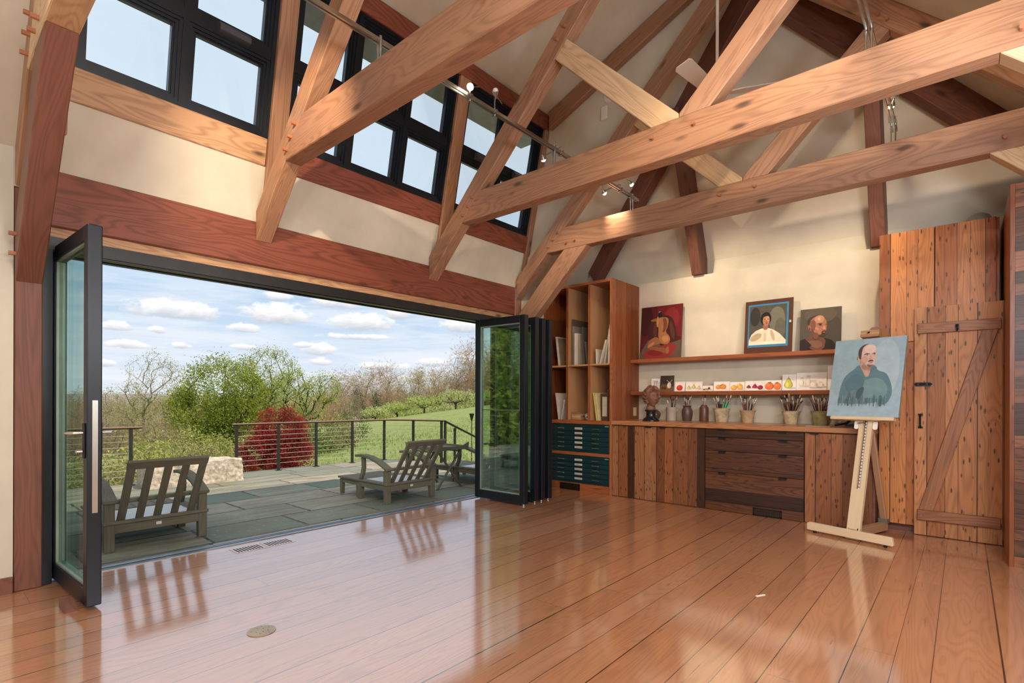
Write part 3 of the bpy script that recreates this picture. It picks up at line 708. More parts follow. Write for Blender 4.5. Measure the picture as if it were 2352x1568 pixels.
EASEL={'shirt':[(397,669),(326,603),(241,551),(185,478),(150,351),(143,154),(203,171),(283,163),(363,151),(436,168),(504,151),(605,177),(696,189),(764,145),(840,175),(881,258),(883,340),(853,431),(806,513),(770,550),(664,579),(600,655),(575,618),(528,468),(428,611)],'neck':[(399,678),(428,611),(528,468),(570,618),(587,674),(466,705)],'low':[(143,154),(145,243),(287,275),(340,353),(432,325),(487,383),(513,355),(489,241),(596,234),(753,219),(840,175),(764,145),(696,189),(605,177),(504,151),(436,168),(363,151),(283,163),(203,171)],'dark':[(413,344),(476,383),(506,364),(477,250),(420,201),(391,277)],'colL':[(397,669),(326,603),(389,583),(483,539),(427,616)],'colR':[(599,660),(662,605),(621,589),(559,557),(570,618)],'head':[(389,784),(387,860),(422,911),(483,927),(548,914),(602,870),(626,813),(630,738),(622,683),(600,655),(573,627),(522,624),(465,648),(419,697)],'hair':[(382,746),(362,832),(383,884),(431,920),(524,931),(474,916),(426,885),(416,830),(415,783),(414,721),(399,736)],'ear':[(358,775),(391,772),(405,726),(402,688),(373,717),(354,751)],'browL':[(447,789),(481,809),(530,801),(533,790),(488,797),(456,779)],'browR':[(564,795),(596,811),(621,794),(597,800),(574,787)],'eyeL':[(471,775),(496,782),(520,774),(499,766)],'eyeR':[(576,777),(596,783),(617,776),(598,769)],'nose':[(547,778),(570,726),(537,722),(529,734),(545,760)],'mous':[(510,685),(536,715),(580,718),(603,691),(562,701)],'lips':[(533,682),(569,689),(593,681),(566,673)],'goat':[(506,666),(525,626),(576,626),(601,662),(570,648)],'jaw':[(412,707),(465,648),(524,624),(488,661),(436,706)]}
BALD={'sh':[(3,6),(6,238),(72,281),(203,319),(249,387),(442,326),(620,290),(784,244),(869,135),(920,-1)],'skin':[(84,268),(203,319),(259,433),(560,330),(609,262),(645,242),(596,12),(312,12),(148,181)],'chest':[(146,240),(350,250),(540,226),(569,107),(453,44),(259,127)],'head':[(192,604),(187,722),(245,788),(363,813),(493,808),(601,757),(650,695),(665,612),(652,497),(638,417),(618,343),(548,319),(441,338),(344,404),(281,479),(231,518)],'cap':[(179,629),(175,723),(232,795),(350,832),(469,839),(352,797),(271,739),(248,647),(228,595)],'ear':[(193,580),(239,618),(287,573),(287,490),(252,460),(214,508)],'beard':[(290,549),(342,439),(440,379),(535,366),(531,448),(612,477),(655,439),(635,353),(595,318),(489,323),(368,390),(306,459)],'lip':[(556,429),(614,440),(636,420),(603,406)],'eyeL':[(454,606),(507,623),(549,599),(508,586)],'eyeR':[(626,598),(648,609),(661,599),(649,585)],'brow':[(406,620),(476,645),(557,635),(555,619),(483,627)],'browR':[(618,616),(670,638),(665,622)],'nose':[(590,595),(649,503),(594,490),(552,514),(580,544)],'hi':[(424,773),(495,778),(520,729),(474,698),(444,724)],'hi2':[(361,567),(469,535),(460,465),(388,494)]}
NUDE={'floor':[(0,0),(21,142),(195,367),(772,292),(991,337),(1000,0)],'rug':[(183,13),(35,111),(379,235),(938,302),(780,3)],'cloth':[(168,410),(233,751),(509,828),(781,782),(872,520),(937,321),(675,288),(376,336)],'fold':[(323,399),(312,683),(401,696),(424,393)],'fold2':[(734,727),(850,482),(842,327),(756,411),(700,651)],'torso':[(411,776),(610,782),(697,731),(666,575),(619,499),(732,412),(747,313),(652,256),(502,318),(443,432),(456,551),(414,675)],'spine':[(536,765),(636,756),(665,615),(607,500),(546,484),(578,621)],'arm':[(228,742),(411,780),(443,709),(286,710)],'thigh':[(652,256),(501,328),(423,433),(221,365),(179,246),(277,241),(478,294)],'calf':[(194,266),(480,220),(678,190),(725,99),(657,92),(432,163),(196,201)],'foot':[(641,197),(713,237),(734,99),(669,86)],'hair':[(410,796),(421,856),(482,887),(533,855),(535,801),(481,780)],'hip':[(548,425),(670,436),(710,335),(626,301),(550,345)],'dark':[(473,294),(627,261),(529,247)]}
def sm(d, k, it=2): return smooth_poly(k1(d, k), it)
# portrait on the easel
EZ = thing('easel', 'pale beech studio easel with T shaped foot in front of the cabinets', 'easel', (-0.753, 5.355, 0), math.radians(-15.8))
TM = Matrix.Rotation(math.radians(-14), 4, 'X')
be = W('beech', 'X'); bz = W('beech', 'Z')
ft = MB().prism([(-0.333, 0.02), (0.348, 0.02), (0.352, 0.03), (0.340, 0.085), (0.33, 0.09), (-0.32, 0.09), (-0.335, 0.078)], -0.055, -0.018, 'Y')
o = build('front_foot', ft, be, EZ); bevel_mod(o, 0.004)
fp = MB()
for x in (-0.27, 0.29): fp.tube([(x, -0.036, 0.0), (x, -0.036, 0.021)], 0.014, 10)
build('rubber_foot', fp, BLACKM, EZ)
ms = MB().box(-0.022, 0.012, -0.018, 0.014, 0.0, 1.80).box(0.048, 0.083, -0.018, 0.014, 0.0, 1.80).box(0.012, 0.048, -0.018, 0.014, 0.0, 0.44).box(0.012, 0.048, -0.018, 0.014, 1.75, 1.80)
o = build('mast', ms, bz, EZ, M=TM)
build('fixing_screws', MB().box(-0.008, -0.001, -0.0195, -0.018, 0.05, 0.055).box(0.06, 0.067, -0.0195, -0.018, 0.05, 0.055).box(-0.008, -0.001, -0.0195, -0.018, 0.085, 0.09).box(0.062, 0.07, -0.0195, -0.018, 0.075, 0.1), BLACKM, EZ, M=TM)
rs = MB().box(0.022, 0.044, 0.002, 0.006, 0.44, 1.74); rs.cur = 1
for k in range(46): rs.box(0.022, 0.034, -0.0005, 0.002, 0.455+k*0.028, 0.461+k*0.028)
build('ratchet_strip', rs, [WHITE, BLACKM], EZ, M=TM)
o = build('canvas_tray', MB().box(-0.245, 0.262, -0.075, -0.02, 1.047, 1.077), be, EZ, M=TM); bevel_mod(o, 0.003)
for a, b in ((-0.062, -0.025), (0.086, 0.122)):
    build('guide_plate', MB().prism([(a, 0.985), (a+.008, 0.975), (b-.008, 0.975), (b, 0.985), (b, 1.045), (a, 1.045)], -0.012, 0.0, 'Y'), mat('white_nylon', (240, 240, 236), 0.35, var=0.01), EZ, M=TM)
kn = MB()
for x, z in ((-0.17, 1.03), (-0.012, 1.025), (0.02, 1.03), (0.18, 1.025)):
    kn.tube([(x, -0.04, z), (x, -0.02, z)], 0.006, 8).tube([(x-0.014, -0.043, z-0.004), (x+0.014, -0.043, z+0.004)], 0.004, 6)
build('wing_nut', kn, STEEL, EZ, M=TM)
o = build('top_clamp', MB().box(-0.075, 0.075, -0.075, -0.02, 1.822, 1.885), W('sill', 'X'), EZ, M=TM); bevel_mod(o, 0.003)
build('clamp_knob', MB().tube([(-0.005, -0.088, 1.858), (-0.005, -0.074, 1.858)], 0.006, 8).tube([(-0.014, -0.086, 1.85), (0.004, -0.086, 1.866)], 0.004, 6), BLACKM, EZ, M=TM)
o = build('mast_head', MB().prism([(-0.03, 1.80), (0.06, 1.80), (0.06, 1.905), (0.035, 1.93), (-0.01, 1.93), (-0.03, 1.905)], -0.02, 0.01, 'Y'), mat('mauve_wood', (150, 116, 106), 0.6), EZ, M=TM)
st = beam3('rear_strut', (0.035, 0.275, 1.10), (0.062, 0.525, 0.10), 0.055, 0.028, W('beechdark', 'X'), EZ, below=False)
o = build('base_bar', MB().prism([(0.0, 0.0), (0.06, 0.0), (0.09, 0.54), (0.03, 0.54)], 0.02, 0.09, 'Z'), W('beechdark', 'Y'), EZ); bevel_mod(o, 0.003)
build('corner_bracket', MB().box(0.022, 0.098, 0.50, 0.545, 0.088, 0.125), mat('pewter', (150, 150, 140), 0.4, 0.7), EZ)
CM = Matrix.Translation((-0.753, 5.355, 0)) @ Matrix.Rotation(math.radians(-15.8), 4, 'Z') @ TM @ Matrix.Translation((-0.288, -0.055, 1.078))
E_ = EASEL
def prt(d, k, it=2): return sm(d, k, it)
PB = (158, 184, 198)
shapes = [((150, 176, 184), [(0, .35), (.42, .35), (.42, 1), (0, 1)]), ((152, 180, 190), ell(.25, .62, .3, .42)), ((170, 194, 204), ell(.75, .6, .2, .38)), (PB, [(0, 0), (1, 0), (1, .16), (0, .12)]),
  ((98, 130, 142), prt(E_, 'shirt', 1)), ((116, 148, 154), ell(.62, .33, .2, .16)), ((92, 122, 134), ell(.36, .42, .14, .12, .5)), ((104, 132, 138), prt(E_, 'low', 1)), ((74, 96, 104), prt(E_, 'dark')), ((86, 110, 118), ell(.30, .22, .03, .09)), ((84, 112, 118), ell(.74, .2, .03, .07)),
  ((196, 162, 142), prt(E_, 'neck', 1)), ((168, 134, 116), ell(.52, .63, .09, .045, -.1)), ((104, 132, 150), prt(E_, 'colL', 1)), ((100, 126, 142), prt(E_, 'colR', 1)),
  ((204, 164, 146), prt(E_, 'ear')), ((168, 120, 106), ell(.362, .745, .008, .022)), ((218, 188, 172), prt(E_, 'head')), ((228, 202, 190), ell(.53, .86, .08, .055)), ((202, 164, 150), ell(.46, .72, .05, .05)), ((84, 76, 78), prt(E_, 'hair')), ((180, 150, 136), prt(E_, 'jaw')),
  ((110, 92, 88), prt(E_, 'browL', 1)), ((110, 92, 88), prt(E_, 'browR', 1)), ((188, 168, 160), prt(E_, 'eyeL', 1)), ((188, 168, 160), prt(E_, 'eyeR', 1)), ((80, 88, 96), ell(.497, .787, .011, .007)), ((80, 88, 96), ell(.6, .79, .009, .007)),
  ((196, 154, 138), prt(E_, 'nose', 1)), ((206, 168, 152), ell(.556, .735, .016, .02)), ((92, 78, 74), prt(E_, 'mous')), ((176, 122, 112), prt(E_, 'lips', 1)), ((130, 108, 100), prt(E_, 'goat')), ((212, 178, 162), ell(.545, .665, .022, .012))]
for k in range(14):
    x = .16+.05*k; shapes.append(((118, 146, 154) if k % 2 else (90, 116, 124), [(x, .24+.05*math.sin(k*2)), (x+.02, .24), (x+.014, .135+.02*math.sin(k)), (x+.004, .13)]))
t = picture('canvas_painting', 'pale blue portrait painting of a man in a dark collared shirt on the easel', 'painting', 0, 0, 0, 0.576, 0.732, 0.028, PB, shapes, edge=(150, 150, 138), M=CM)
# shaved-head portrait
B_ = BALD
shapes = [((74, 68, 58), ell(.8, .4, .25, .4)), ((92, 84, 72), ell(.5, .85, .4, .2)), ((44, 36, 34), prt(B_, 'sh', 1)), ((104, 74, 60), prt(B_, 'skin', 1)), ((124, 90, 72), prt(B_, 'chest')), ((50, 40, 38), [(0, 0), (.16, 0), (.3, .14), (.12, .3), (0, .26)]),
  ((164, 112, 86), prt(B_, 'head')), ((186, 138, 110), ell(.48, .74, .12, .09)), ((120, 84, 68), ell(.32, .6, .07, .13)), ((72, 56, 48), prt(B_, 'cap')), ((150, 100, 80), prt(B_, 'ear')), ((96, 62, 50), ell(.24, .52, .02, .04)),
  ((70, 52, 46), prt(B_, 'beard')), ((206, 166, 138), prt(B_, 'hi')), ((182, 132, 104), prt(B_, 'hi2')), ((56, 40, 36), prt(B_, 'brow', 1)), ((56, 40, 36), prt(B_, 'browR', 1)), ((40, 32, 32), prt(B_, 'eyeL', 1)), ((40, 32, 32), prt(B_, 'eyeR', 1)),
  ((196, 144, 116), prt(B_, 'nose', 1)), ((150, 98, 80), prt(B_, 'lip', 1)), ((112, 78, 64), ell(.4, .35, .07, .08))]
picture('canvas_painting', 'small dark portrait of a shaven headed bearded man on the upper shelf', 'painting', -1.361, 6.375, 1.7365, 0.385, 0.465, 0.018, (84, 78, 68), shapes, edge=(60, 48, 40), lean=0.10)
# taped study on a brown board (plain stand-in figure)
shapes = [((58, 132, 180), [(.07, .125), (.915, .125), (.915, .93), (.07, .93)]), ((80, 80, 72), [(.095, .165), (.875, .165), (.88, .9), (.10, .9)]), ((112, 112, 100), ell(.68, .62, .17, .24)), ((96, 96, 86), ell(.75, .45, .11, .2)), ((52, 50, 48), ell(.22, .7, .11, .18)),
  ((224, 214, 192), [(.095, .165), (.875, .165), (.875, .23), (.74, .36), (.62, .43), (.52, .47), (.36, .47), (.24, .43), (.15, .36), (.10, .26)]), ((178, 162, 132), ell(.25, .31, .13, .06, .35)), ((190, 172, 142), ell(.6, .33, .035, .11, .35)), ((204, 192, 166), ell(.44, .30, .03, .09)), ((236, 228, 208), [(.10, .165), (.875, .165), (.8, .2), (.5, .225), (.12, .215)]),
  ((150, 106, 82), smooth_poly([(.40, .44), (.50, .44), (.51, .56), (.39, .56)], 1)), ((34, 30, 30), ell(.45, .645, .115, .125)), ((176, 126, 98), ell(.46, .615, .073, .105)), ((196, 148, 118), ell(.485, .645, .04, .05)), ((36, 30, 30), smooth_poly([(.37, .66), (.40, .735), (.48, .745), (.55, .70), (.545, .65), (.50, .70), (.42, .69)], 1)),
  ((60, 44, 38), ell(.43, .635, .016, .006)), ((60, 44, 38), ell(.50, .635, .016, .006)), ((150, 102, 80), ell(.468, .598, .01, .022)), ((128, 72, 62), ell(.468, .562, .024, .007)),
  ((190, 196, 200), [(.935, .54), (.975, .54), (.975, .585), (.935, .585)])]
picture('painted_board', 'brown board with a blue taped study of a dark haired sitter in white', 'painting', -1.944, 6.372, 1.7365, 0.505, 0.625, 0.012, (84, 54, 42), shapes, edge=(76, 48, 38), lean=0.12)
# seated figure on red cloth
N_ = NUDE
shapes = [((110, 30, 36), [(.4, .4), (1, .4), (1, 1), (.4, 1)]), ((130, 40, 44), ell(.75, .75, .18, .2)), ((60, 18, 24), ell(.1, .75, .2, .3)), ((96, 78, 66), prt(N_, 'floor', 0)), ((142, 48, 46), prt(N_, 'rug', 1)), ((124, 36, 38), ell(.4, .12, .2, .06)), ((64, 32, 32), prt(N_, 'cloth')), ((90, 46, 42), prt(N_, 'fold')), ((92, 50, 44), prt(N_, 'fold2')),
  ((150, 98, 62), prt(N_, 'thigh')), ((136, 86, 56), prt(N_, 'calf', 1)), ((176, 124, 82), ell(.28, .275, .1, .025, .5)), ((150, 100, 64), prt(N_, 'foot', 1)), ((166, 112, 70), prt(N_, 'torso')), ((140, 92, 58), prt(N_, 'arm', 1)), ((116, 72, 48), prt(N_, 'spine')), ((186, 132, 86), prt(N_, 'hip')), ((184, 130, 84), ell(.42, .70, .03, .1)), ((44, 24, 24), prt(N_, 'dark', 1)), ((40, 30, 30), prt(N_, 'hair')), ((120, 124, 124), ell(.46, .885, .03, .015, .3))]
picture('canvas_painting', 'dark red painting of a seated figure seen from behind on the upper shelf', 'painting', -3.275, 6.372, 1.7365, 0.565, 0.705, 0.02, (84, 24, 30), shapes, edge=(120, 84, 70), lean=0.10)

# ------------------------------------------------------------------ fruit watercolours on the lower shelf
def fruit(cx, cy, r, col, asp=1.0):
    d = tuple(int(v*0.8) for v in col); l = tuple(min(255, int(v*1.12+14)) for v in col)
    return [((206, 204, 200), ell(cx+r*.6, cy-r*.85*asp, r*.9, r*.2)), (d, ell(cx, cy, r, r*asp)), (col, ell(cx-r*.08, cy+r*.06, r*.86, r*.88*asp)), (l, ell(cx-r*.3, cy+r*.3*asp, r*.32, r*.34*asp)), ((92, 74, 40), [(cx-.006, cy+r*.8*asp), (cx+.006, cy+r*.8*asp), (cx+.02, cy+r*1.25*asp), (cx+.01, cy+r*1.27*asp)])]
def pear(cx, cy, r, col, a=2.0):
    d = tuple(int(v*0.82) for v in col); l = tuple(min(255, int(v*1.1+12)) for v in col)
    b = smooth_poly([(cx-r, cy), (cx-r*.8, cy-r*a*.32), (cx, cy-r*a*.45), (cx+r*.8, cy-r*a*.32), (cx+r, cy), (cx+r*.55, cy+r*a*.45), (cx+r*.22, cy+r*a*.85), (cx-r*.2, cy+r*a*.85), (cx-r*.55, cy+r*a*.42)])
    return [((208, 206, 200), ell(cx+r*.7, cy-r*a*.42, r*.9, r*.16*a)), (d, b), (col, [(cx+(x-cx)*.82-r*.06, cy+(z-cy)*.88) for x, z in b]), (l, ell(cx-r*.25, cy-r*.05, r*.3, r*.3*a)), ((90, 72, 44), [(cx-.008, cy+r*a*.8), (cx+.008, cy+r*a*.8), (cx+.03, cy+r*a*1.05), (cx+.015, cy+r*a*1.07)])]
def jar(cx, cy, w, h, c=(222, 218, 206)):
    b = smooth_poly([(cx-w*.5, cy), (cx-w*.62, cy+h*.45), (cx-w*.3, cy+h*.78), (cx-w*.42, cy+h), (cx+w*.42, cy+h), (cx+w*.3, cy+h*.78), (cx+w*.62, cy+h*.45), (cx+w*.5, cy)], 1)
    return [((198, 196, 190), ell(cx+w*.3, cy+.01, w*.8, .02)), (c, b), ((240, 236, 226), ell(cx-w*.12, cy+h*.45, w*.28, h*.3)), ((190, 184, 172), ell(cx+w*.4, cy+h*.4, w*.1, h*.22)), ((176, 170, 158), ell(cx, cy+h*.985, w*.36, h*.03))]
CARD = (238, 234, 228)
reeds = []
for k in range(9):
    x = .25+.075*k; reeds.append(((90, 90, 96), [(x, .08), (x+.02, .08), (x+.05*math.sin(k*1.7)+.02, .85-.08*(k % 3)), (x+.05*math.sin(k*1.7), .87-.08*(k % 3))])); reeds.append(((70, 70, 78), ell(x+.05*math.sin(k*1.7)+.01, .8-.08*(k % 3), .02, .07)))
still = [((58, 52, 44), ell(.3, .8, .4, .3)), ((110, 90, 60), [(0, 0), (1, 0), (1, .3), (0, .3)]), ((96, 80, 54), ell(.3, .34, .25, .1)), ((206, 196, 178), smooth_poly([(.55, .2), (.5, .4), (.6, .58), (.72, .6), (.82, .42), (.78, .2)])), ((226, 218, 202), ell(.62, .4, .06, .12)), ((96, 46, 36), ell(.2, .22, .09, .08)), ((104, 40, 34), ell(.38, .2, .09, .08)), ((190, 186, 180), [(.62, .58), (.45, .72), (.47, .73), (.66, .6)]), ((190, 186, 180), [(.72, .58), (.86, .74), (.88, .72), (.76, .58)])]
CARDS = [('reed sketch card at the left end of the lower shelf', -3.113, .118, .172, reeds, CARD),
 ('dark still life card of a white jug on the lower shelf', -2.992, .188, .208, still, (70, 62, 52)),
 ('watercolour card of one red tomato', -2.79, .135, .124, fruit(.5, .36, .3, (206, 60, 46), .95), CARD),
 ('watercolour card of three pale green pears', -2.648, .21, .122, pear(.2, .34, .12, (206, 196, 128), 2.3)+pear(.5, .42, .13, (196, 194, 110), 2.6)+pear(.81, .34, .12, (220, 186, 136), 2.2), CARD),
 ('tiny low watercolour card of mixed grapes', -2.432, .128, .066, fruit(.16, .3, .08, (120, 50, 50), 2)+fruit(.36, .36, .1, (160, 170, 70), 2)+fruit(.5, .3, .08, (150, 168, 76), 2)+fruit(.66, .5, .11, (116, 46, 58), 2)+fruit(.86, .3, .06, (220, 190, 90), 2), CARD),
 ('watercolour card of two orange tangerines with leaf', -2.298, .19, .117, fruit(.3, .42, .17, (236, 150, 76), 1.35)+fruit(.6, .44, .19, (238, 142, 64), 1.35)+[((120, 110, 50), ell(.5, .62, .1, .05, .4))], CARD),
 ('watercolour card of two yellow orange apricots', -2.104, .165, .106, fruit(.28, .36, .22, (240, 176, 86), 1.3)+fruit(.68, .52, .2, (242, 186, 92), 1.4)+fruit(.72, .38, .19, (244, 178, 84), 1.35), CARD),
 ('watercolour card of three dark magenta pears', -1.936, .213, .117, pear(.2, .36, .13, (150, 48, 76), 1.9)+pear(.52, .38, .15, (160, 50, 78), 2.3)+fruit(.8, .32, .14, (150, 46, 80), 1.5), CARD),
 ('watercolour card of two large orange persimmons', -1.72, .178, .118, fruit(.29, .42, .26, (236, 124, 70), 1.35)+fruit(.76, .42, .22, (238, 128, 74), 1.6)+[((110, 96, 50), ell(.3, .78, .12, .04)), ((110, 96, 50), ell(.72, .74, .1, .05, .4))], CARD),
 ('taller watercolour card of one yellow green pear', -1.538, .14, .18, pear(.45, .36, .34, (204, 200, 96), 1.5), CARD),
 ('wide watercolour card of four pale jars', -1.394, .29, .194, jar(.18, .22, .16, .5)+jar(.4, .2, .18, .62)+jar(.58, .14, .26, .4)+jar(.82, .18, .18, .28), CARD),
 ('tall watercolour card of an orange head partly behind the easel canvas', -1.10, .15, .265, [((226, 160, 110), smooth_poly([(.3, .3), (.2, .45), (.26, .6), (.36, .72), (.6, .78), (.75, .6), (.7, .35), (.5, .2)])), ((206, 128, 84), ell(.34, .5, .08, .16)), ((238, 190, 144), ell(.55, .58, .12, .1)), ((196, 112, 72), ell(.5, .3, .1, .05))], CARD)]
for i, (lab, x, w, h, shp, base) in enumerate(CARDS):
    picture('picture_card', lab, 'card', x, 6.375+(i % 2)*0.006, 1.3145, w, h, 0.003, base, shp, edge=(228, 222, 212), lean=0.16, group='watercolour cards on the lower shelf')

# ------------------------------------------------------------------ pots, brushes, bust on the counter
CZ = 0.9455
def pot(name, label, x, y, prof, wall, m, handles=False):
    inner = [(max(r-wall, 0.002), z) for r, z in prof if z > 0.012][::-1]
    full = prof+inner+[(0.002, 0.014)]
    b = MB(); b.lathe(full, n=28, cap=False); b.lathe([(0.0005, 0), (prof[0][0], 0)], n=28, cap=False)
    t = thing(name, label, 'pot', (x, y, CZ), group='brush pots on the counter')
    build('body', b, m, t, smooth=35)
    if handles:
        for s in (-1, 1):
            build('ear_handle', MB().tube([(s*prof[-2][0]*0.95, 0, prof[-1][1]-.03), (s*(prof[-2][0]+.016), 0, prof[-1][1]-.035), (s*prof[-2][0]*0.95, 0, prof[-1][1]-.055)], 0.007, 8), m, t, smooth=40)
    return t
STONE = mat('grey_stoneware', (176, 166, 154), 0.6, var=0.08); BROWN = mat('brown_stoneware', (84, 66, 62), 0.35, var=0.08); BOTT = mat('red_brown_stoneware', (96, 60, 50), 0.35, var=0.1)
TERA = mat('lichen_clay', (178, 164, 136), 0.85, var=0.2, scale=14); TERB = mat('buff_clay', (184, 158, 126), 0.85, var=0.1, scale=12); TERC = mat('pale_clay', (186, 170, 138), 0.85, var=0.16, scale=16); TERD = mat('mossy_clay', (146, 142, 104), 0.85, var=0.18, scale=16)
pots = {}
pots['crock'] = (pot('stoneware_crock', 'grey stoneware crock with small ear handles holding wide brushes', -2.794, 6.30, [(0.06, 0), (0.064, 0.01), (0.065, 0.15), (0.068, 0.158), (0.068, 0.168), (0.06, 0.17)], 0.01, STONE, True), -2.794, 6.30, 0.17, 0.05)
pots['vase'] = (pot('stoneware_vase', 'dark brown stoneware vase of brushes', -2.586, 6.29, [(0.05, 0), (0.056, 0.02), (0.066, 0.08), (0.066, 0.125), (0.05, 0.165), (0.046, 0.175), (0.056, 0.186), (0.054, 0.192)], 0.009, BROWN), -2.586, 6.29, 0.19, 0.036)
pots['bottle'] = (pot('stoneware_bottle', 'narrow red brown stoneware bottle with three tools', -2.373, 6.28, [(0.05, 0), (0.053, 0.008), (0.053, 0.16), (0.045, 0.178), (0.036, 0.185), (0.036, 0.198), (0.03, 0.2)], 0.012, BOTT), -2.373, 6.28, 0.2, 0.022)
fl = lambda rb, rt, h: [(rb, 0), (rb+.004, 0.01), (rb+(rt-rb)*.35, h*.5), (rb+(rt-rb)*.75, h*.86), (rt-.004, h*.94), (rt, h*.95), (rt+.003, h), (rt-.006, h+.002)]
pots['pot4'] = (pot('clay_pot', 'lichen grey flared clay pot with a green palette knife', -2.17, 6.30, fl(0.064, 0.096, 0.163), 0.01, TERA), -2.17, 6.30, 0.163, 0.075)
pots['pot5'] = (pot('clay_pot', 'smooth buff flared clay pot, middle of the brush pots', -1.875, 6.29, fl(0.054, 0.088, 0.142), 0.01, TERB), -1.875, 6.29, 0.142, 0.068)
pots['pot6'] = (pot('clay_pot', 'pale mottled clay pot crammed with the most brushes', -1.425, 6.29, fl(0.058, 0.092, 0.142), 0.01, TERC), -1.425, 6.29, 0.142, 0.07)
pots['pot7'] = (pot('clay_pot', 'mossy green clay pot beside the easel canvas', -1.148, 6.30, fl(0.062, 0.092, 0.145), 0.01, TERD), -1.148, 6.30, 0.145, 0.07)
FER = mat('ferrule', (196, 190, 178), 0.25, 0.9)
HMS = [mat('handle_red', (110, 34, 36), 0.35), mat('handle_black', (30, 28, 30), 0.35), mat('handle_wood', (180, 130, 84), 0.5), mat('handle_oxblood', (86, 40, 32), 0.35)]
BRS = [mat('bristle_pale', (206, 190, 160), 0.8), mat('bristle_brown', (110, 76, 54), 0.8), mat('bristle_dark', (60, 50, 46), 0.8)]
def brush_mesh(hm, br, L, wide):
    b = MB(); b.cur = 0
    b.tube([(0, 0, 0), (0, 0, L*.25), (0, 0, L*.55), (0, 0, L*.70)], [0.0016, 0.003, 0.0048, 0.004], 6)
    b.cur = 1; b.tube([(0, 0, L*.70), (0, 0, L*.86)], [0.0042, 0.0052], 6)
    b.cur = 2
    if wide: b.box(-0.005*wide, 0.005*wide, -0.003, 0.003, L*.86, L)
    else: b.tube([(0, 0, L*.86), (0, 0, L*.93), (0, 0, L)], [0.005, 0.006, 0.001], 6)
    me = bpy.data.meshes.new('paintbrush'); me.from_pydata(b.v, [], b.f)
    for m in (HMS[hm], FER, BRS[br]): me.materials.append(m)
    me.polygons.foreach_set('material_index', b.mi); me.update(); return me
BM = [brush_mesh(i % 4, j, 0.25, wd) for i in range(4) for j, wd in ((0, 1.2), (1, 0), (0, 0), (2, 1.6))]
WB = [brush_mesh(1, 2, 0.24, 4.0), brush_mesh(1, 1, 0.26, 5.0)]
def brushes(key, n, group, lab, spread, seed, lens=(0.85, 1.1), wide=False, zrange=(0.02, 0.05)):
    _, x, y, h, r = pots[key]; rr = random.Random(seed)
    for k in range(n):
        a = 2*PI*(k+rr.uniform(-.3, .3))/n*2.39
        rad = r*math.sqrt((k+0.5)/n)*0.8
        o = bpy.data.objects.new('paintbrush', (WB if wide and k < 3 else BM)[rr.randrange(2 if wide and k < 3 else 16)])
        COL.objects.link(o)
        tilt = spread*rad/r*rr.uniform(0.8, 1.15)
        d = Vector((math.cos(a)*math.sin(tilt), math.sin(a)*math.sin(tilt)*0.6, math.cos(tilt))).normalized()
        s = rr.uniform(*lens)
        rim = Vector((x+math.cos(a)*rad, y+math.sin(a)*rad*0.9, CZ+h))
        base = rim-d*(h-rr.uniform(*zrange)-0.01)
        q = Vector((0, 0, 1)).rotation_difference(d)
        o.matrix_world = Matrix.Translation(base) @ q.to_matrix().to_4x4() @ Matrix.Rotation(rr.uniform(0, 6.28), 4, 'Z') @ Matrix.Scale(s, 4)
        tag(o, lab, 'paintbrush', group)
brushes('crock', 6, 'brushes in the grey crock', 'paintbrush standing in the grey stoneware crock', 0.3, 3, (0.92, 1.05), True)
brushes('vase', 7, 'brushes in the brown vase', 'paintbrush standing in the dark brown stoneware vase', 0.25, 4, (1.0, 1.12))
brushes('bottle', 3, 'tools in the narrow bottle', 'paintbrush standing in the narrow red brown bottle', 0.16, 5, (0.98, 1.1))
brushes('pot4', 11, 'brushes in the lichen grey pot', 'paintbrush standing in the lichen grey clay pot', 0.55, 6, (0.95, 1.15))
brushes('pot5', 12, 'brushes in the buff pot', 'paintbrush standing in the smooth buff clay pot', 0.5, 7, (0.9, 1.15))
brushes('pot6', 26, 'brushes in the pale mottled pot', 'paintbrush standing in the pale mottled clay pot', 0.62, 8, (0.95, 1.15))
brushes('pot7', 16, 'brushes in the mossy pot', 'paintbrush standing in the mossy green clay pot', 0.5, 9, (0.9, 1.15))
kn = MB().prism([(-0.022, 0.09), (0.022, 0.10), (0.034, 0.16), (0.03, 0.2), (0.004, 0.22), (-0.026, 0.2), (-0.034, 0.15)], -0.002, 0.002, 'Y'); kn.box(-0.006, 0.006, -0.005, 0.005, 0.0, 0.095)
tag(build('palette_knife', kn, mat('green_plastic', (90, 186, 130), 0.25), M=Matrix.Translation((-2.14, 6.285, CZ+0.022)) @ Matrix.Rotation(0.12, 4, 'Y')), 'bright green palette scraper in the lichen grey pot', 'palette knife')
tag(build('color_card', MB().box(-0.022, 0.022, -0.002, 0.002, 0.0, 0.19), mat('black_card', (34, 30, 34), 0.6), M=Matrix.Translation((-2.185, 6.262, CZ+0.022)) @ Matrix.Rotation(0.06, 4, 'Y')), 'small black card standing among the brushes in the lichen grey pot', 'card')
tag(build('clear_sheet', MB().box(-1.2, -0.985, 5.88, 6.06, CZ, CZ+0.004), mat('acrylic', (190, 186, 178), 0.1, var=0.02)), 'thin clear sheet lying on the counter edge beside the easel', 'sheet')
dl = thing('lamp_base', 'black splayed device base on the counter behind the easel', 'lamp base', (-0.83, 6.16, CZ))
build('base_plate', MB().prism([(-0.06, -0.10), (0.16, -0.10), (0.18, 0.06), (-0.03, 0.10)], 0.0, 0.02, 'Z'), mat('black_plastic', (26, 27, 30), 0.4), dl)
build('arm', MB().tube([(-0.16, -0.02, 0.008), (-0.06, 0.0, 0.03), (-0.02, 0.03, 0.09), (-0.01, 0.05, 0.15)], [0.009, 0.014, 0.018, 0.02], 8), mat('black_plastic', (26, 27, 30), 0.4), dl, smooth=40)
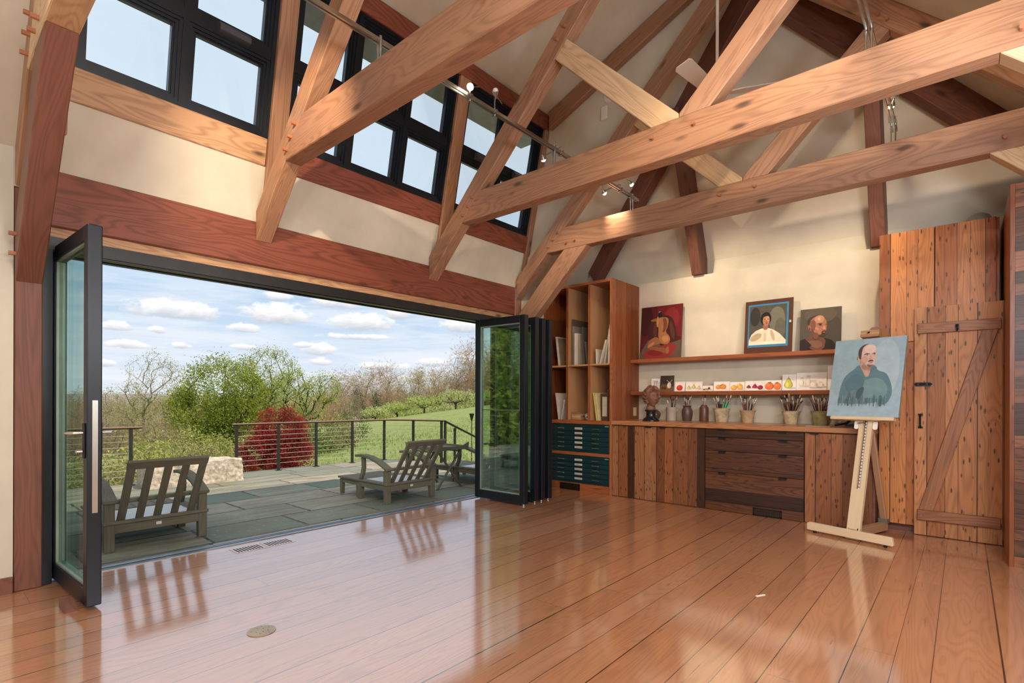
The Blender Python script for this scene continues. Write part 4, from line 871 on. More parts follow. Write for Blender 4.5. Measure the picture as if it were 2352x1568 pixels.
build('body', MB().box(0.06, 0.18, -0.03, 0.09, 0.018, 0.07, 0.01), mat('black_plastic', (26, 27, 30), 0.4), dl)
tag(build('power_cord', MB().tube([(-0.66, 6.10, CZ+.005), (-0.618, 5.95, CZ+.006), (-0.597, 5.90, CZ+.003), (-0.592, 5.87, 0.90), (-0.592, 5.85, 0.80), (-0.597, 5.85, 0.6), (-0.59, 5.86, 0.35), (-0.60, 5.87, 0.1), (-0.598, 5.9, 0.004)], 0.0035, 6), mat('grey_cord', (70, 62, 56), 0.6), smooth=60), 'grey cord hanging down from the right end of the counter', 'cord')
# classical bust
bu = thing('sculpted_head', 'brown classical head with wavy hair on a glossy black plinth', 'bust', (-2.916, 5.98, CZ), math.radians(-32))
p_ = MB(); p_.lathe([(0.0, 0), (0.1, 0), (0.101, 0.012), (0.094, 0.02), (0.088, 0.03), (0.066, 0.045), (0.058, 0.06), (0.056, 0.1), (0.062, 0.115), (0.074, 0.12), (0.074, 0.132), (0.066, 0.138), (0.0, 0.14)], n=32, cap=False)
build('plinth', p_, mat('glossy_black', (20, 24, 28), 0.1, coat=0.5), bu, smooth=35)
bm = bmesh.new(); bmesh.ops.create_icosphere(bm, subdivisions=6, radius=1)
def gs(d, c, s): 
    return math.exp(-sum(((d[i]-c[i])/s[i])**2 for i in range(3)))
for v in bm.verts:
    d = v.co.normalized(); x, y, z = d
    r = 1.0
    X = x*0.098; Y = y*0.080; Z = z*0.125
    jaw = max(0, -z-0.1)
    Y *= 1-0.34*jaw; X = X*(1-0.10*jaw) if x > 0 else X*(1-0.5*jaw)
    f = 0.0
    ay = abs(y)
    f += 0.024*gs(d, (0.98, 0, -0.16), (0.5, 0.13, 0.13))+0.014*gs(d, (0.98, 0, 0.06), (0.5, 0.1, 0.16))
    f -= 0.015*gs((x, ay, z), (0.88, 0.34, 0.08), (0.4, 0.17, 0.10)); f += 0.006*gs((x, ay, z), (0.88, 0.35, 0.06), (0.4, 0.09, 0.045))
    f += 0.006*gs((x, ay, z), (0.9, 0.32, 0.25), (0.4, 0.25, 0.06))
    f += 0.010*gs(d, (0.9, 0, -0.43), (0.4, 0.17, 0.05))+0.008*gs(d, (0.88, 0, -0.54), (0.4, 0.15, 0.045)); f -= 0.005*gs(d, (0.9, 0, -0.485), (0.4, 0.2, 0.02))
    f += 0.012*gs(d, (0.75, 0, -0.76), (0.4, 0.2, 0.12)); f += 0.004*gs((x, ay, z), (0.7, 0.55, -0.2), (0.3, 0.2, 0.2))
    hl = x < 0.62+0.0*z and z > -0.55 and (z > 0.42-0.55*ay or x < 0.2) or z > 0.62-0.25*ay and x < 0.86
    if hl:
        ph = math.atan2(y, x)
        f += 0.016+0.006*math.sin(ay*16+z*22+2*math.sin(x*5))+0.004*math.sin(z*38+ay*21)
        if x < 0.5: f += 0.005
    f += 0.03*gs(d, (-0.9, 0, -0.15), (0.4, 0.4, 0.35))
    nrm = Vector((x/0.098, y/0.08, z/0.125)).normalized()
    v.co = Vector((X, Y, Z))+nrm*f
h_ = MB().bm(bm); h_.v = [(a+0.012, b, c+0.292) for a, b, c in h_.v]
nk = MB(); nk.lathe([(0.062, 0.139), (0.056, 0.16), (0.047, 0.19), (0.046, 0.235), (0.05, 0.28)], n=24)
CL = mat('brown_clay', (122, 84, 68), 0.6, var=0.1, scale=20)
build('head', h_, CL, bu, smooth=60); build('neck', nk, CL, bu, smooth=40)
jg = MB(); jg.lathe([(0.03, 0), (0.05, 0.02), (0.066, 0.06), (0.066, 0.085), (0.05, 0.115), (0.028, 0.125), (0.026, 0.135), (0.0, 0.138)], n=24)
tag(build('round_jug', jg, mat('jug_brown', (92, 70, 54), 0.3, var=0.1), M=Matrix.Translation((-3.03, 6.34, CZ)), smooth=40), 'round dark brown jug behind the sculpted head', 'jug')

# ------------------------------------------------------------------ floor vents, track lights, fan, detectors
def floor_reg(name, label, x0, x1, y0, y1, n):
    b = MB().box(x0, x1, y0, y1, -0.003, 0.002)
    b.cur = 1
    p = (y1-y0-0.03)/n
    for i in range(n): b.box(x0+0.022, x1-0.022, y0+0.02+p*i, y0+0.02+p*i+p*0.5, 0.002, 0.0024)
    return tag(build(name, b, [FLOORM, mat('vent_slot', (24, 20, 20), 0.9, var=0)]), label, 'vent', 'floor registers by the track')
floor_reg('floor_register', 'wooden slotted floor register near the door track, nearer one', -4.42, -4.25, 1.66, 1.89, 9)
floor_reg('floor_register', 'wooden slotted floor register near the door track, further one', -4.42, -4.25, 1.90, 2.13, 9)
dsc = MB().lathe([(0.068, 0.0), (0.068, 0.003), (0.064, 0.004)], n=40); dsc.cur = 1
for k in range(10):
    a = k*2.4; r = 0.02+0.004*k; dsc.box(r*math.cos(a)-.006, r*math.cos(a)+.006, r*math.sin(a)-.0015, r*math.sin(a)+.0015, 0.004, 0.0046)
tag(build('floor_outlet', dsc, [mat('tan_metal', (166, 152, 130), 0.4, 0.3), mat('engraving', (96, 88, 80), 0.6, var=0)], M=Matrix.Translation((-2.741, 1.19, 0.0005))), 'round tan metal floor outlet cover in the foreground planks', 'outlet cover')
tag(build('wood_chip', MB().prism([(-0.93, 3.46), (-0.965, 3.40), (-0.955, 3.395), (-0.922, 3.455)], 0.0005, 0.004, 'Z'), WHITE), 'tiny white chip lying on the floor boards', 'chip')
RZ = 3.455
def rail(x, y0, y1, lab):
    t = thing('track_rail', lab, 'light track', (x, 0, 0), group='light tracks')
    for s in (-1, 1): build('rail_bar', MB().box(s*0.013-0.006, s*0.013+0.006, y0, y1, RZ-0.012, RZ+0.012), STEEL, t)
    for y in (1.93, 3.78, 5.236):
        for dx in (-0.014, 0.014): build('standoff', MB().tube([(dx, y, 3.2925), (dx, y, 3.38), (dx, y, 3.40), (dx, y, RZ+0.03)], [0.0055, 0.0055, 0.009, 0.009], 8), STEEL, t, smooth=40)
    return t
rail(-2.79, -1.5, 5.37, 'long steel light track rail resting on the tie beams at left')
rail(-0.44, -1.0, 5.37, 'long steel light track rail resting on the tie beams at right')
BULB = mat('halogen_bulb', (255, 236, 200), 0.3, var=0, emit=(255, 226, 178), es=60)
BULBO = mat('unlit_bulb', (220, 214, 214), 0.2, var=0.02)
WARM = lin((255, 226, 190))
SPOTW = []
def spot(lab, x, y, arm, aim, lit, z=None, energy=0.0):
    t = thing('track_spotlight', lab, 'spotlight', (x, y, RZ), group='halogen spotlights on the tracks')
    build('clip', MB().box(-0.026, 0.026, -0.008, 0.008, -0.02, 0.018), STEEL, t)
    a = Vector(arm)
    build('stem', MB().tube([(0, 0, -0.03), (0, 0, max(0.06, a.z*0.6)), a], 0.005, 8), STEEL, t, smooth=40)
    d = (Vector(aim)-Vector((x, y, RZ))-a).normalized()
    q = Vector((0, 0, 1)).rotation_difference(d).to_matrix().to_4x4()
    M = Matrix.Translation(a) @ q
    cup = MB(); cup.lathe([(0.009, -0.03), (0.012, -0.012), (0.02, 0.0), (0.027, 0.022), (0.0255, 0.022), (0.018, 0.001), (0.003, -0.008)], n=20, cap=False)
    build('lamp_head', cup, STEEL, t, smooth=40, M=M)
    build('bulb', MB().lathe([(0.0, -0.004), (0.016, 0.004), (0.023, 0.02), (0.02, 0.034), (0.011, 0.042), (0.0, 0.045)], n=16, cap=False), BULB if lit else BULBO, t, smooth=40, M=M)
    build('aim_rod', MB().tube([(0.012, 0, -0.02), (0.05, 0.01, -0.07)], 0.0025, 6), STEEL, t, M=M)
    if energy:
        l = bpy.data.lights.new('halogen', 'SPOT'); l.energy = energy; l.color = WARM; l.spot_size = math.radians(75); l.spot_blend = 0.8; l.shadow_soft_size = 0.03
        lo = bpy.data.objects.new('halogen', l); COL.objects.link(lo); lo.parent = t
        lo.matrix_local = Matrix.Translation(a+d*0.06) @ Vector((0, 0, -1)).rotation_difference(d).to_matrix().to_4x4()
    return t
SP = []
EN = 110
spot('lit halogen spotlight above the left track, nearest the camera', -2.79, 2.727, (0, 0.01, 0.085), (-1.8, 0.9, 2.0), True, energy=EN)
spot('unlit spotlight tilted up on the left track beside the lit one', -2.79, 3.0, (0, 0.01, 0.15), (-2.4, 2.4, 4.4), False)
spot('spotlight on a side arm by the far high window', -2.79, 3.89, (-0.30, 0.12, 0.10), (-3.9, 6.2, 1.5), True, energy=EN*0.6)
spot('lit spotlight on the short side arm before the furthest tie beam', -2.79, 4.98, (-0.22, 0.02, 0.05), (-2.6, 6.4, 2.0), True, energy=EN*0.3)
spot('lit spotlight standing over the furthest tie beam at left', -2.79, 5.19, (0, 0.005, 0.145), (-2.0, 6.45, 2.1), True, energy=EN)
spot('lit spotlight on the right track over the furthest tie beam', -0.44, 5.14, (0, 0.005, 0.135), (-1.1, 6.45, 2.0), True, energy=EN)
for k, (x, y, aim) in enumerate(((-2.79, -0.2, (-3.6, 1.2, 0)), (-2.79, 0.8, (-4.4, 2.5, 2.6)), (-0.44, 0.6, (-0.8, 5.8, 1.0)), (-0.44, -0.5, (0.0, 5.5, 1.5)), (-0.44, 1.7, (-1.6, 6.4, 1.8)))):  # extra spotlights out of view, added to light the room
    spot(['unseen fill spotlight added behind the camera on the left track', 'unseen fill spotlight added over the camera on the left track', 'unseen fill spotlight added on the right track above the camera', 'rearmost unseen fill spotlight added on the right track', 'unseen fill spotlight added on the right track near the second truss'][k], x, y, (0, 0.01, 0.09), aim, True, energy=EN*1.4)
fan = thing('ceiling_fan', 'white ceiling fan hanging from a long thin rod among the rafters', 'fan', (-1.59, 4.48, 3.80))
FW = mat('fan_white', (222, 214, 204), 0.45, var=0.02)
build('down_rod', MB().tube([(0, 0, 0.1), (0, 0, 1.77)], 0.013, 12), FW, fan, smooth=40)
build('motor_housing', MB().lathe([(0.0, -0.07), (0.07, -0.065), (0.10, -0.03), (0.105, 0.03), (0.07, 0.07), (0.03, 0.11), (0.014, 0.12)], n=28), FW, fan, smooth=40)
for k, a in enumerate((-96, 24, 144)):
    b = MB().prism([(0.09, -0.035), (0.2, -0.06), (0.56, -0.072), (0.585, -0.05), (0.585, 0.055), (0.56, 0.07), (0.2, 0.06), (0.09, 0.035)], -0.004, 0.004, 'Z')
    build('fan_blade', b, FW, fan, M=Matrix.Rotation(math.radians(a), 4, 'Z') @ Matrix.Rotation(math.radians(12), 4, 'X'))
tag(build('wall_sensor', MB().box(-3.245, -3.155, 5.31, 5.3345, 4.49, 4.65, 0.012).box(-3.225, -3.175, 5.305, 5.312, 4.58, 4.62, 0.004).box(-3.225, -3.175, 5.305, 5.312, 4.52, 4.535), WHITE), 'white rectangular sensor box on the dormer side wall', 'sensor')
tag(build('smoke_detector', MB().lathe([(0.0, -0.03), (0.04, -0.028), (0.058, -0.018), (0.062, 0.0)], n=28, cap=True), WHITE, M=Matrix.Translation((-3.146, 5.334, 4.735)) @ Matrix.Rotation(-PI/2, 4, 'X') @ Matrix.Scale(-1, 4, (0, 0, 1)) @ Matrix.Scale(-1, 4, (0, 0, 1)), smooth=40), 'round white smoke detector above the sensor box', 'smoke detector')
# ------------------------------------------------------------------ terrace and land
def flag_mat():
    m, g, out = new_mat('bluestone_flags')
    P = g.n('ShaderNodeTexCoord').outputs['Object']
    mp = g.n('ShaderNodeMapping', {'Vector': P, 'Rotation': (0, 0, PI/2)}).outputs[0]
    wob = g.vm('ADD', mp, g.vm('SCALE', g.n('ShaderNodeTexNoise', {'Vector': mp, 'Scale': 3.0}).outputs[1]))
    dn = g.n('ShaderNodeTexNoise', {'Vector': mp, 'Scale': 9.0, 'Detail': 3.0}).outputs[1]
    v2 = g.vm('ADD', mp, g.vm('MULTIPLY', g.vm('SUBTRACT', dn, (0.5, 0.5, 0.5)), (0.03, 0.03, 0.0)))
    bk = g.n('ShaderNodeTexBrick', {'Vector': v2, 'Color1': rgba((98, 116, 108)), 'Color2': rgba((172, 160, 142)), 'Mortar': rgba((46, 46, 36)), 'Scale': 1.0, 'Mortar Size': 0.016, 'Mortar Smooth': 0.3, 'Bias': -0.1, 'Brick Width': 1.25, 'Row Height': 0.62}, offset=0.37, squash=0.7, squash_frequency=3)
    n1 = g.noise(g.scale(mp, (1.2, 5.0, 1)), 1.3, 5, 0.65)
    n2 = g.noise(mp, 26.0, 3, 0.6)
    c = g.mix(g.mr(n1, 0.4, 0.62, 0.0, 0.8), bk.outputs[0], rgba((112, 106, 90)))
    c = g.mix(g.mr(n2, 0.6, 0.75, 0.0, 0.35), c, rgba((196, 192, 180)))
    b = g.n('ShaderNodeBsdfPrincipled', {'Base Color': c, 'Roughness': 0.75, 'Specular IOR Level': 0.3})
    hh = g.m('SUBTRACT', g.m('MULTIPLY', n1, 0.4), bk.outputs['Fac'])
    g.link(g.n('ShaderNodeBump', {'Height': hh, 'Strength': 0.5, 'Distance': 0.02}).outputs[0], b.inputs['Normal'])
    g.link(b.outputs[0], out.inputs[0]); return m
GZ = -0.06
struct('patio', MB().prism([(-9.38, -6.0), (-4.646, -6.0), (-4.646, 6.9), (-8.5, 6.9), (-9.38, 6.5)], GZ-0.3, GZ, 'Z'), flag_mat(), 'grey green flagstone terrace outside the folding doors', 'terrace')
def gz(X, Y):
    Xp = -X-9; z = -1.45-.08*Xp+.106*Y; r = math.hypot(X, Y)
    if r > 62: z -= (r-62)*.12
    return max(z, -16+0.0*r)
def lawn_mat():
    m, g, out = new_mat('meadow')
    P = g.n('ShaderNodeTexCoord').outputs['Object']
    n0 = g.noise(P, 0.22, 4, 0.6); n1 = g.noise(P, 2.2, 5, 0.7); n2 = g.noise(g.scale(P, (1, 1, 0.3)), 11.0, 4, 0.7)
    c = g.mix(g.mr(n1, 0.35, 0.65), rgba((110, 132, 66)), rgba((156, 166, 104)))
    c = g.mix(g.mr(n2, 0.45, 0.7, 0, 0.7), c, rgba((186, 188, 136)))
    c = g.mix(g.mr(n0, 0.55, 0.7, 0, 0.55), c, rgba((168, 158, 104)))
    d = g.n('ShaderNodeVectorMath', {0: P}, operation='LENGTH').outputs['Value']
    c = g.mix(g.mr(d, 70, 130, 0, 0.9), c, rgba((138, 124, 92)))
    b = g.n('ShaderNodeBsdfPrincipled', {'Base Color': c, 'Roughness': 0.95, 'Specular IOR Level': 0.1})
    g.link(g.n('ShaderNodeBump', {'Height': n2, 'Strength': 0.8, 'Distance': 0.15}).outputs[0], b.inputs['Normal'])
    g.link(b.outputs[0], out.inputs[0]); return m
nr, na = 60, 90
mb = MB(); mb.smooth = True
vs = []
for i in range(nr):
    r = 5.2*(420/5.2)**(i/(nr-1))
    for j in range(na):
        a = math.radians(-150+200*j/(na-1))   # azimuth from +Y towards +X
        X, Y = r*math.sin(a), r*math.cos(a)
        z = gz(X, Y)+0.12*mnoise.noise(Vector((X*.12, Y*.12, 0)))*min(1, r/14)
        if X > -10 : z = min(z, -0.5)
        vs.append((X, Y, z))
mb.add(vs, [[i*na+j, (i+1)*na+j, (i+1)*na+j+1, i*na+j+1] for i in range(nr-1) for j in range(na-1)])
struct('ground', mb, lawn_mat(), 'grassy hillside falling away beyond the terrace', 'lawn')
hb = MB(); hb.smooth = True; n = 60; pts = []
for j in range(n):
    a = math.radians(-125+100*j/(n-1)); R_ = 900
    h = 6.5+3.0*mnoise.noise(Vector((j*.16, 3, 0)))+3.5*mnoise.noise(Vector((j*.05, 9, 0)))
    for rr_, z in ((R_-260, -40), (R_, h), (R_+200, h-6)): pts.append((rr_*math.sin(a), rr_*math.cos(a), z))
hb.add(pts, [[3*j+k, 3*j+k+1, 3*j+k+4, 3*j+k+3] for j in range(n-1) for k in range(2)])
tag(struct('hills', hb, mat('far_woods', (134, 130, 126), 0.95, var=0.12, scale=0.06), 'low hazy wooded ridge on the horizon', 'hills'))

# ------------------------------------------------------------------ plants
def leaf_mat(name, c, tr=0.35, var=0.22):
    if name in MC: return MC[name]
    m, g, out = new_mat(name)
    P = g.n('ShaderNodeTexCoord').outputs['Object']
    nz = g.noise(P, 2.3, 3, 0.6); n2 = g.noise(P, 16.0, 2, 0.6)
    a = rgba([v*(1-var) for v in c]); b_ = rgba([min(255, v*(1+var)) for v in c])
    col = g.mix(g.mr(g.m('ADD', g.m('MULTIPLY', nz, 0.6), g.m('MULTIPLY', n2, 0.4)), 0.36, 0.64), a, b_)
    d = g.n('ShaderNodeBsdfDiffuse', {0: col}); t = g.n('ShaderNodeBsdfTranslucent', {0: col})
    mx = g.n('ShaderNodeMixShader', {0: tr, 1: d.outputs[0], 2: t.outputs[0]})
    g.link(mx.outputs[0], out.inputs[0]); MC[name] = m; return m
BARK = mat('bark', (96, 84, 70), 0.9, var=0.2, scale=10); BARKP = mat('pale_bark', (138, 128, 112), 0.9, var=0.15, scale=10); BARKD = mat('dark_bark', (62, 54, 46), 0.9, var=0.2, scale=10)
def fast_tube(V, F, a, b, ra, rb, n):
    d = b-a
    L = np.linalg.norm(d)
    if L < 1e-6: return
    d = d/L; x = np.cross(d, (0.0, 0.0, 1.0) if abs(d[2]) < 0.9 else (1.0, 0.0, 0.0)); x /= np.linalg.norm(x); y = np.cross(d, x)
    o = len(V)
    for p, r in ((a, ra), (b, rb)):
        for k in range(n):
            t = 2*PI*k/n; V.append(tuple(p+x*(math.cos(t)*r)+y*(math.sin(t)*r)))
    for k in range(n): F.append((o+k, o+(k+1) % n, o+n+(k+1) % n, o+n+k))
def grow(rng, tips, trunk, step):
    P = [np.array(p, float) for p in trunk]; par = [-1]+list(range(len(trunk)-1)); pl = [0.0]
    for i in range(1, len(P)): pl.append(pl[-1]+np.linalg.norm(P[i]-P[i-1]))
    base = P[-1]
    tips = sorted(tips, key=lambda t: np.linalg.norm(t-base))
    ends = []
    for t in tips:
        A = np.array(P); dv = t-A; dist = np.linalg.norm(dv, axis=1)
        pen = np.where(A[:, 2] > t[2]+0.15*dist, 1.6, 1.0)
        k = int(np.argmin(dist*pen+0.45*np.array(pl))); D = dist[k]; n = max(1, int(D/step)); a = P[k].copy(); last = k
        side = rng.normal(size=3)*D*0.045
        for i in range(1, n+1):
            f = i/n; q = a+(t-a)*f+side*math.sin(PI*f)+np.array([0, 0, -0.10*D*math.sin(PI*f)])
            P.append(q); par.append(last); pl.append(pl[last]+D/n); last = len(P)-1
        ends.append(last)
    return P, par, ends
def radii(P, par, r0, ex=0.5, rmin=0.006):
    n = len(P); w = np.zeros(n); ch = np.zeros(n)
    for i in range(n-1, -1, -1):
        if ch[i] == 0: w[i] = 1
        if par[i] >= 0: w[par[i]] += w[i]; ch[par[i]] += 1
    return np.maximum(rmin, r0*(w/w[0])**ex)
def leaves(rng, pts, k, sig, size, asp, V, F, droop=0.0):
    for p in pts:
        c = p+rng.normal(size=(k, 3))*sig
        u = rng.normal(size=(k, 3)); u /= np.linalg.norm(u, axis=1)[:, None]
        v = np.cross(u, rng.normal(size=(k, 3))); v /= np.linalg.norm(v, axis=1)[:, None]
        s = size*rng.uniform(0.6, 1.3, size=(k, 1))
        u = u*s; v = v*s*asp
        for j in range(k):
            o = len(V); V += [tuple(c[j]-u[j]), tuple(c[j]+v[j]*0.6-u[j]*0.1), tuple(c[j]+u[j]), tuple(c[j]-v[j]*0.6+u[j]*0.1)]; F.append((o, o+1, o+2, o+3))
def crown_tips(rng, n, blobs):
    """blobs: (centre, radii) ellipsoids, points biased to the surface"""
    vol = np.array([b[1][0]*b[1][1]*b[1][2] for b in blobs])**0.67; vol /= vol.sum(); out = []
    for _ in range(n):
        b = blobs[rng.choice(len(blobs), p=vol)]
        d = rng.normal(size=3); d /= np.linalg.norm(d)
        out.append(np.array(b[0])+d*np.array(b[1])*rng.uniform(0.35, 1.0)**0.5)
    return out
def plant(name, label, cat, loc, blobs, trunk_h, r0, ntips, nl, sig, size, lm, bm_, seed, asp=0.7, step=None, group=None, inner=0.0, lean=(0, 0), rmin=0.006, sides=4, part='foliage'):
    rng = np.random.default_rng(seed)
    t = thing(name, label, cat, loc, 0, group)
    tips = crown_tips(rng, ntips, blobs)
    trunk = [(0, 0, -0.1), (lean[0]*.3, lean[1]*.3, trunk_h*.5), (lean[0]*.6, lean[1]*.6, trunk_h)]
    H = max(b[0][2]+b[1][2] for b in blobs)
    P, par, ends = grow(rng, tips, trunk, step or H*0.10)
    R_ = radii(P, par, r0, rmin=rmin)
    V, F = [], []
    for i in range(1, len(P)): fast_tube(V, F, P[par[i]], P[i], R_[par[i]] if par[i] != 0 else R_[0], R_[i], sides if R_[i] > 0.02 else 3)
    w = MB(); w.add(V, F); build('branches', w, bm_, t, smooth=60)
    if nl:
        V, F = [], []
        pts = [P[e] for e in ends]
        if inner: pts += [P[i] for i in rng.choice(len(P), int(len(P)*inner))]
        leaves(rng, pts, nl, sig, size, asp, V, F)
        w = MB(); w.add(V, F); build(part, w, lm, t)
    return t
GREEN = leaf_mat('spring_green', (142, 154, 66)); LIME = leaf_mat('lime_green', (164, 172, 92)); OLIVE = leaf_mat('olive_bud', (164, 158, 108)); BROWN_ = leaf_mat('brown_bud', (170, 148, 112)); DKG = leaf_mat('deep_green', (92, 116, 50)); REDL = leaf_mat('maple_red', (150, 62, 58)); PINE = leaf_mat('pine_green', (74, 92, 66)); APPLE = leaf_mat('apple_leaf', (178, 190, 112)); BLOOM = leaf_mat('blossom', (222, 216, 176))
def at(x, y, dz=0.0): return (x, y, gz(x, y)+dz)
plant('bare_tree', 'tall nearly bare pale tree at the left of the big green maple', 'tree', at(-35.4, 9.0), [((0, 0.3, 4.6), (1.3, 1.6, 2.0)), ((0, -1.2, 3.6), (1.0, 1.2, 1.2)), ((0, 0.6, 2.6), (1.4, 2.0, 1.3))], 1.3, 0.12, 460, 24, 0.14, 0.038, OLIVE, BARKP, 11, group='trees beyond the terrace', step=0.4)
plant('maple_tree', 'big bright green maple tree in the middle of the view', 'tree', at(-25.8, 9.4), [((0, 0, 3.3), (1.7, 2.0, 1.7)), ((0, -0.9, 2.3), (1.4, 1.4, 1.3)), ((0, 0.9, 2.0), (1.5, 1.5, 1.2)), ((0.3, -0.6, 1.0), (1.1, 1.2, 0.7))], 0.9, 0.13, 420, 80, 0.2, 0.052, GREEN, BARKD, 12, group='trees beyond the terrace', step=0.35)
plant('oak_tree', 'tall sparse leaved tree directly behind the red maple', 'tree', at(-28.2, 12.6), [((0, 0, 4.2), (1.2, 1.5, 1.5)), ((0, 0.8, 2.8), (1.3, 1.6, 1.4)), ((0, -0.6, 2.4), (1.2, 1.4, 1.2))], 1.2, 0.13, 330, 42, 0.15, 0.046, LIME, BARKD, 13, group='trees beyond the terrace', step=0.38)
plant('leaning_tree', 'open branched tree leaning right behind the railing', 'tree', at(-24.8, 12.3), [((0.2, 0.4, 2.4), (0.8, 1.3, 1.0)), ((0.4, 1.4, 3.1), (0.7, 0.9, 0.9)), ((0, 0, 3.4), (0.7, 0.9, 0.7))], 1.1, 0.09, 190, 34, 0.12, 0.044, LIME, BARKD, 14, group='trees beyond the terrace', step=0.32, lean=(0.2, 0.5))
plant('red_maple', 'dark red lace leaved maple behind the railing', 'tree', at(-15.0, 6.9), [((0, 0.15, 1.45), (0.7, 0.75, 0.7)), ((0, -0.25, 0.85), (0.75, 0.8, 0.7)), ((0, 0.35, 0.7), (0.7, 0.7, 0.6))], 0.3, 0.05, 300, 80, 0.085, 0.04, REDL, BARKD, 15, asp=0.45, step=0.2)
plant('budding_tree', 'slim brown budding tree right of the red maple', 'tree', at(-27.0, 16.3), [((0, 0, 2.0), (0.6, 0.75, 1.2)), ((0, 0, 1.2), (0.8, 1.0, 0.9))], 0.6, 0.07, 170, 8, 0.11, 0.045, BROWN_, BARKP, 16, asp=0.4, step=0.25, group='trees beyond the terrace')
bush = [(-16.5, 2.9, 1.4, 1.0, 'OL', 'olive shrub behind the left railing, leftmost'), (-17.5, 4.2, 1.5, 1.1, 'GR', 'leafy green shrub behind the left railing end'), (-20.0, 5.6, 1.7, 1.3, 'OL', 'olive shrub below the bare tree'), (-18.0, 5.9, 1.1, 1.2, 'BR', 'brown twiggy shrub behind the stone block'),
        (-17.8, 6.9, 1.1, 1.3, 'OL', 'olive shrub between the stone block and the red maple'), (-19.5, 8.8, 1.3, 1.1, 'GR', 'green shrub left of the red maple'), (-20.5, 10.6, 1.4, 1.3, 'DK', 'deep green shrub behind the red maple at right'), (-22.0, 12.6, 1.5, 1.4, 'OL', 'olive shrub behind the middle railing post'),
        (-25.0, 6.5, 2.4, 1.8, 'BR', 'brown thicket below the tall bare tree'), (-24.0, 3.6, 2.0, 1.6, 'BR', 'brown thicket at the far left beyond the railing'), (-24.5, 15.0, 1.3, 1.1, 'DK', 'dark green shrub at the edge of the meadow'), (-23.0, 7.6, 1.6, 1.5, 'GR', 'low green shrub under the big maple'), (-30.0, 6.2, 2.6, 2.0, 'BR', 'tall brown thicket left of the bare tree'), (-21.5, 2.2, 1.7, 1.4, 'GR', 'green shrub seen through the left glass door')]
LMS = {'OL': OLIVE, 'GR': LIME, 'BR': BROWN_, 'DK': DKG}
for k, (x, y, h, r, c, lab) in enumerate(bush):
    plant('shrub', lab, 'shrub', at(x, y), [((0, 0, h*.6), (r*.8, r, h*.5)), ((0, r*.5, h*.4), (r*.6, r*.6, h*.35))], 0.2, 0.05, 120, 26 if c != 'BR' else 14, 0.15, 0.05, LMS[c], BARK, 30+k, asp=0.6 if c != 'BR' else 0.25, step=0.3, group='shrubs below the terrace')
plant('flowering_shrub', 'pale flowering shrub at the near edge of the meadow', 'shrub', at(-21.5, 13.6), [((0, 0, 0.75), (0.25, 0.3, 0.7))], 0.2, 0.02, 60, 7, 0.07, 0.04, BLOOM, BARKP, 60, step=0.2)
AP = [(-47.8, 32.7, 1.3, 1.3, 'first pale green apple tree on the hill crest, counted from the left'), (-49.3, 36.7, 1.5, 1.7, 'second apple tree from the left along the hill crest'), (-46.9, 38.7, 2.0, 2.1, 'third apple tree from the left, spreading wide on the crest'), (-44.2, 41.1, 2.1, 2.2, 'fourth apple tree from the left, tallest on the crest'), (-43.6, 45.3, 1.7, 1.6, 'apple tree at the right end of the crest beside the glass doors'),
      (-60.1, 47.2, 2.4, 2.4, 'apple tree in the row behind, between the second and third crest trees'), (-59.3, 51.8, 2.6, 2.6, 'apple tree in the row behind, between the third and fourth crest trees'), (-65.4, 46.5, 2.7, 2.6, 'apple tree in the row behind at its left end'), (-57.5, 56.0, 2.6, 2.6, 'apple tree in the row behind at its right end')]
for k, (x, y, h, r, lab) in enumerate(AP):
    plant('apple_tree', lab, 'tree', at(x, y), [((0, 0, h*.72), (r, r, h*.3)), ((0, -r*.5, h*.6), (r*.6, r*.6, h*.22)), ((0, r*.6, h*.62), (r*.6, r*.6, h*.22))], h*.34, 0.13, 110, 22, 0.2, 0.085, APPLE if k % 3 else leaf_mat('apple_leaf2', (188, 194, 130)), BARKD, 70+k, step=0.35, group='apple trees on the hill crest')
for k, (x, y, h, lab) in enumerate(((-70.3, 44.9, 7.2, 'dark green pine tree left of the orchard'), (-72.4, 49.7, 6.6, 'second dark green pine tree behind the orchard'), (-83.5, 73.2, 8.4, 'dark green pine tree behind the tallest apple tree'))):
    bl = [((0, 0, h*(0.35+0.14*i)), (h*.26*(1-.19*i), h*.26*(1-.19*i), h*.12)) for i in range(5)]
    plant('pine_tree', lab, 'tree', at(x, y), bl, h*.8, 0.2, 160, 26, 0.32, 0.14, PINE, BARKD, 90+k, asp=0.4, step=0.6, group='pines behind the orchard')
# the far wood: five kinds of bare tree, copied
protos = []
FW_ = [leaf_mat('far_brown', (172, 148, 114)), leaf_mat('far_russet', (176, 142, 106)), leaf_mat('far_olive', (172, 162, 116)), leaf_mat('far_grey', (164, 150, 124))]
FL = ['bare brown tree in the far wood beyond the meadow', 'bare russet tree in the far wood beyond the meadow', 'olive budding tree in the far wood beyond the meadow', 'greyish bare tree in the far wood beyond the meadow']
rw = random.Random(5)
def far_pos():
    out = []
    for k in range(34):   # right part behind the orchard
        a = math.radians(-60+34*k/33+rw.uniform(-.5, .5)); d = rw.uniform(118, 165)
        out.append((d*math.sin(a), d*math.cos(a), 18.0+rw.uniform(-2.0, 2.4)+(4.0 if k > 14 else 0)))
    for k in range(30):   # left and middle valley
        a = math.radians(-87+30*k/29+rw.uniform(-.6, .6)); d = rw.uniform(60, 130)
        out.append((d*math.sin(a), d*math.cos(a), (1.2+(6+rw.uniform(-16, 8))/1197*d-gz(d*math.sin(a), d*math.cos(a)))))
    return out
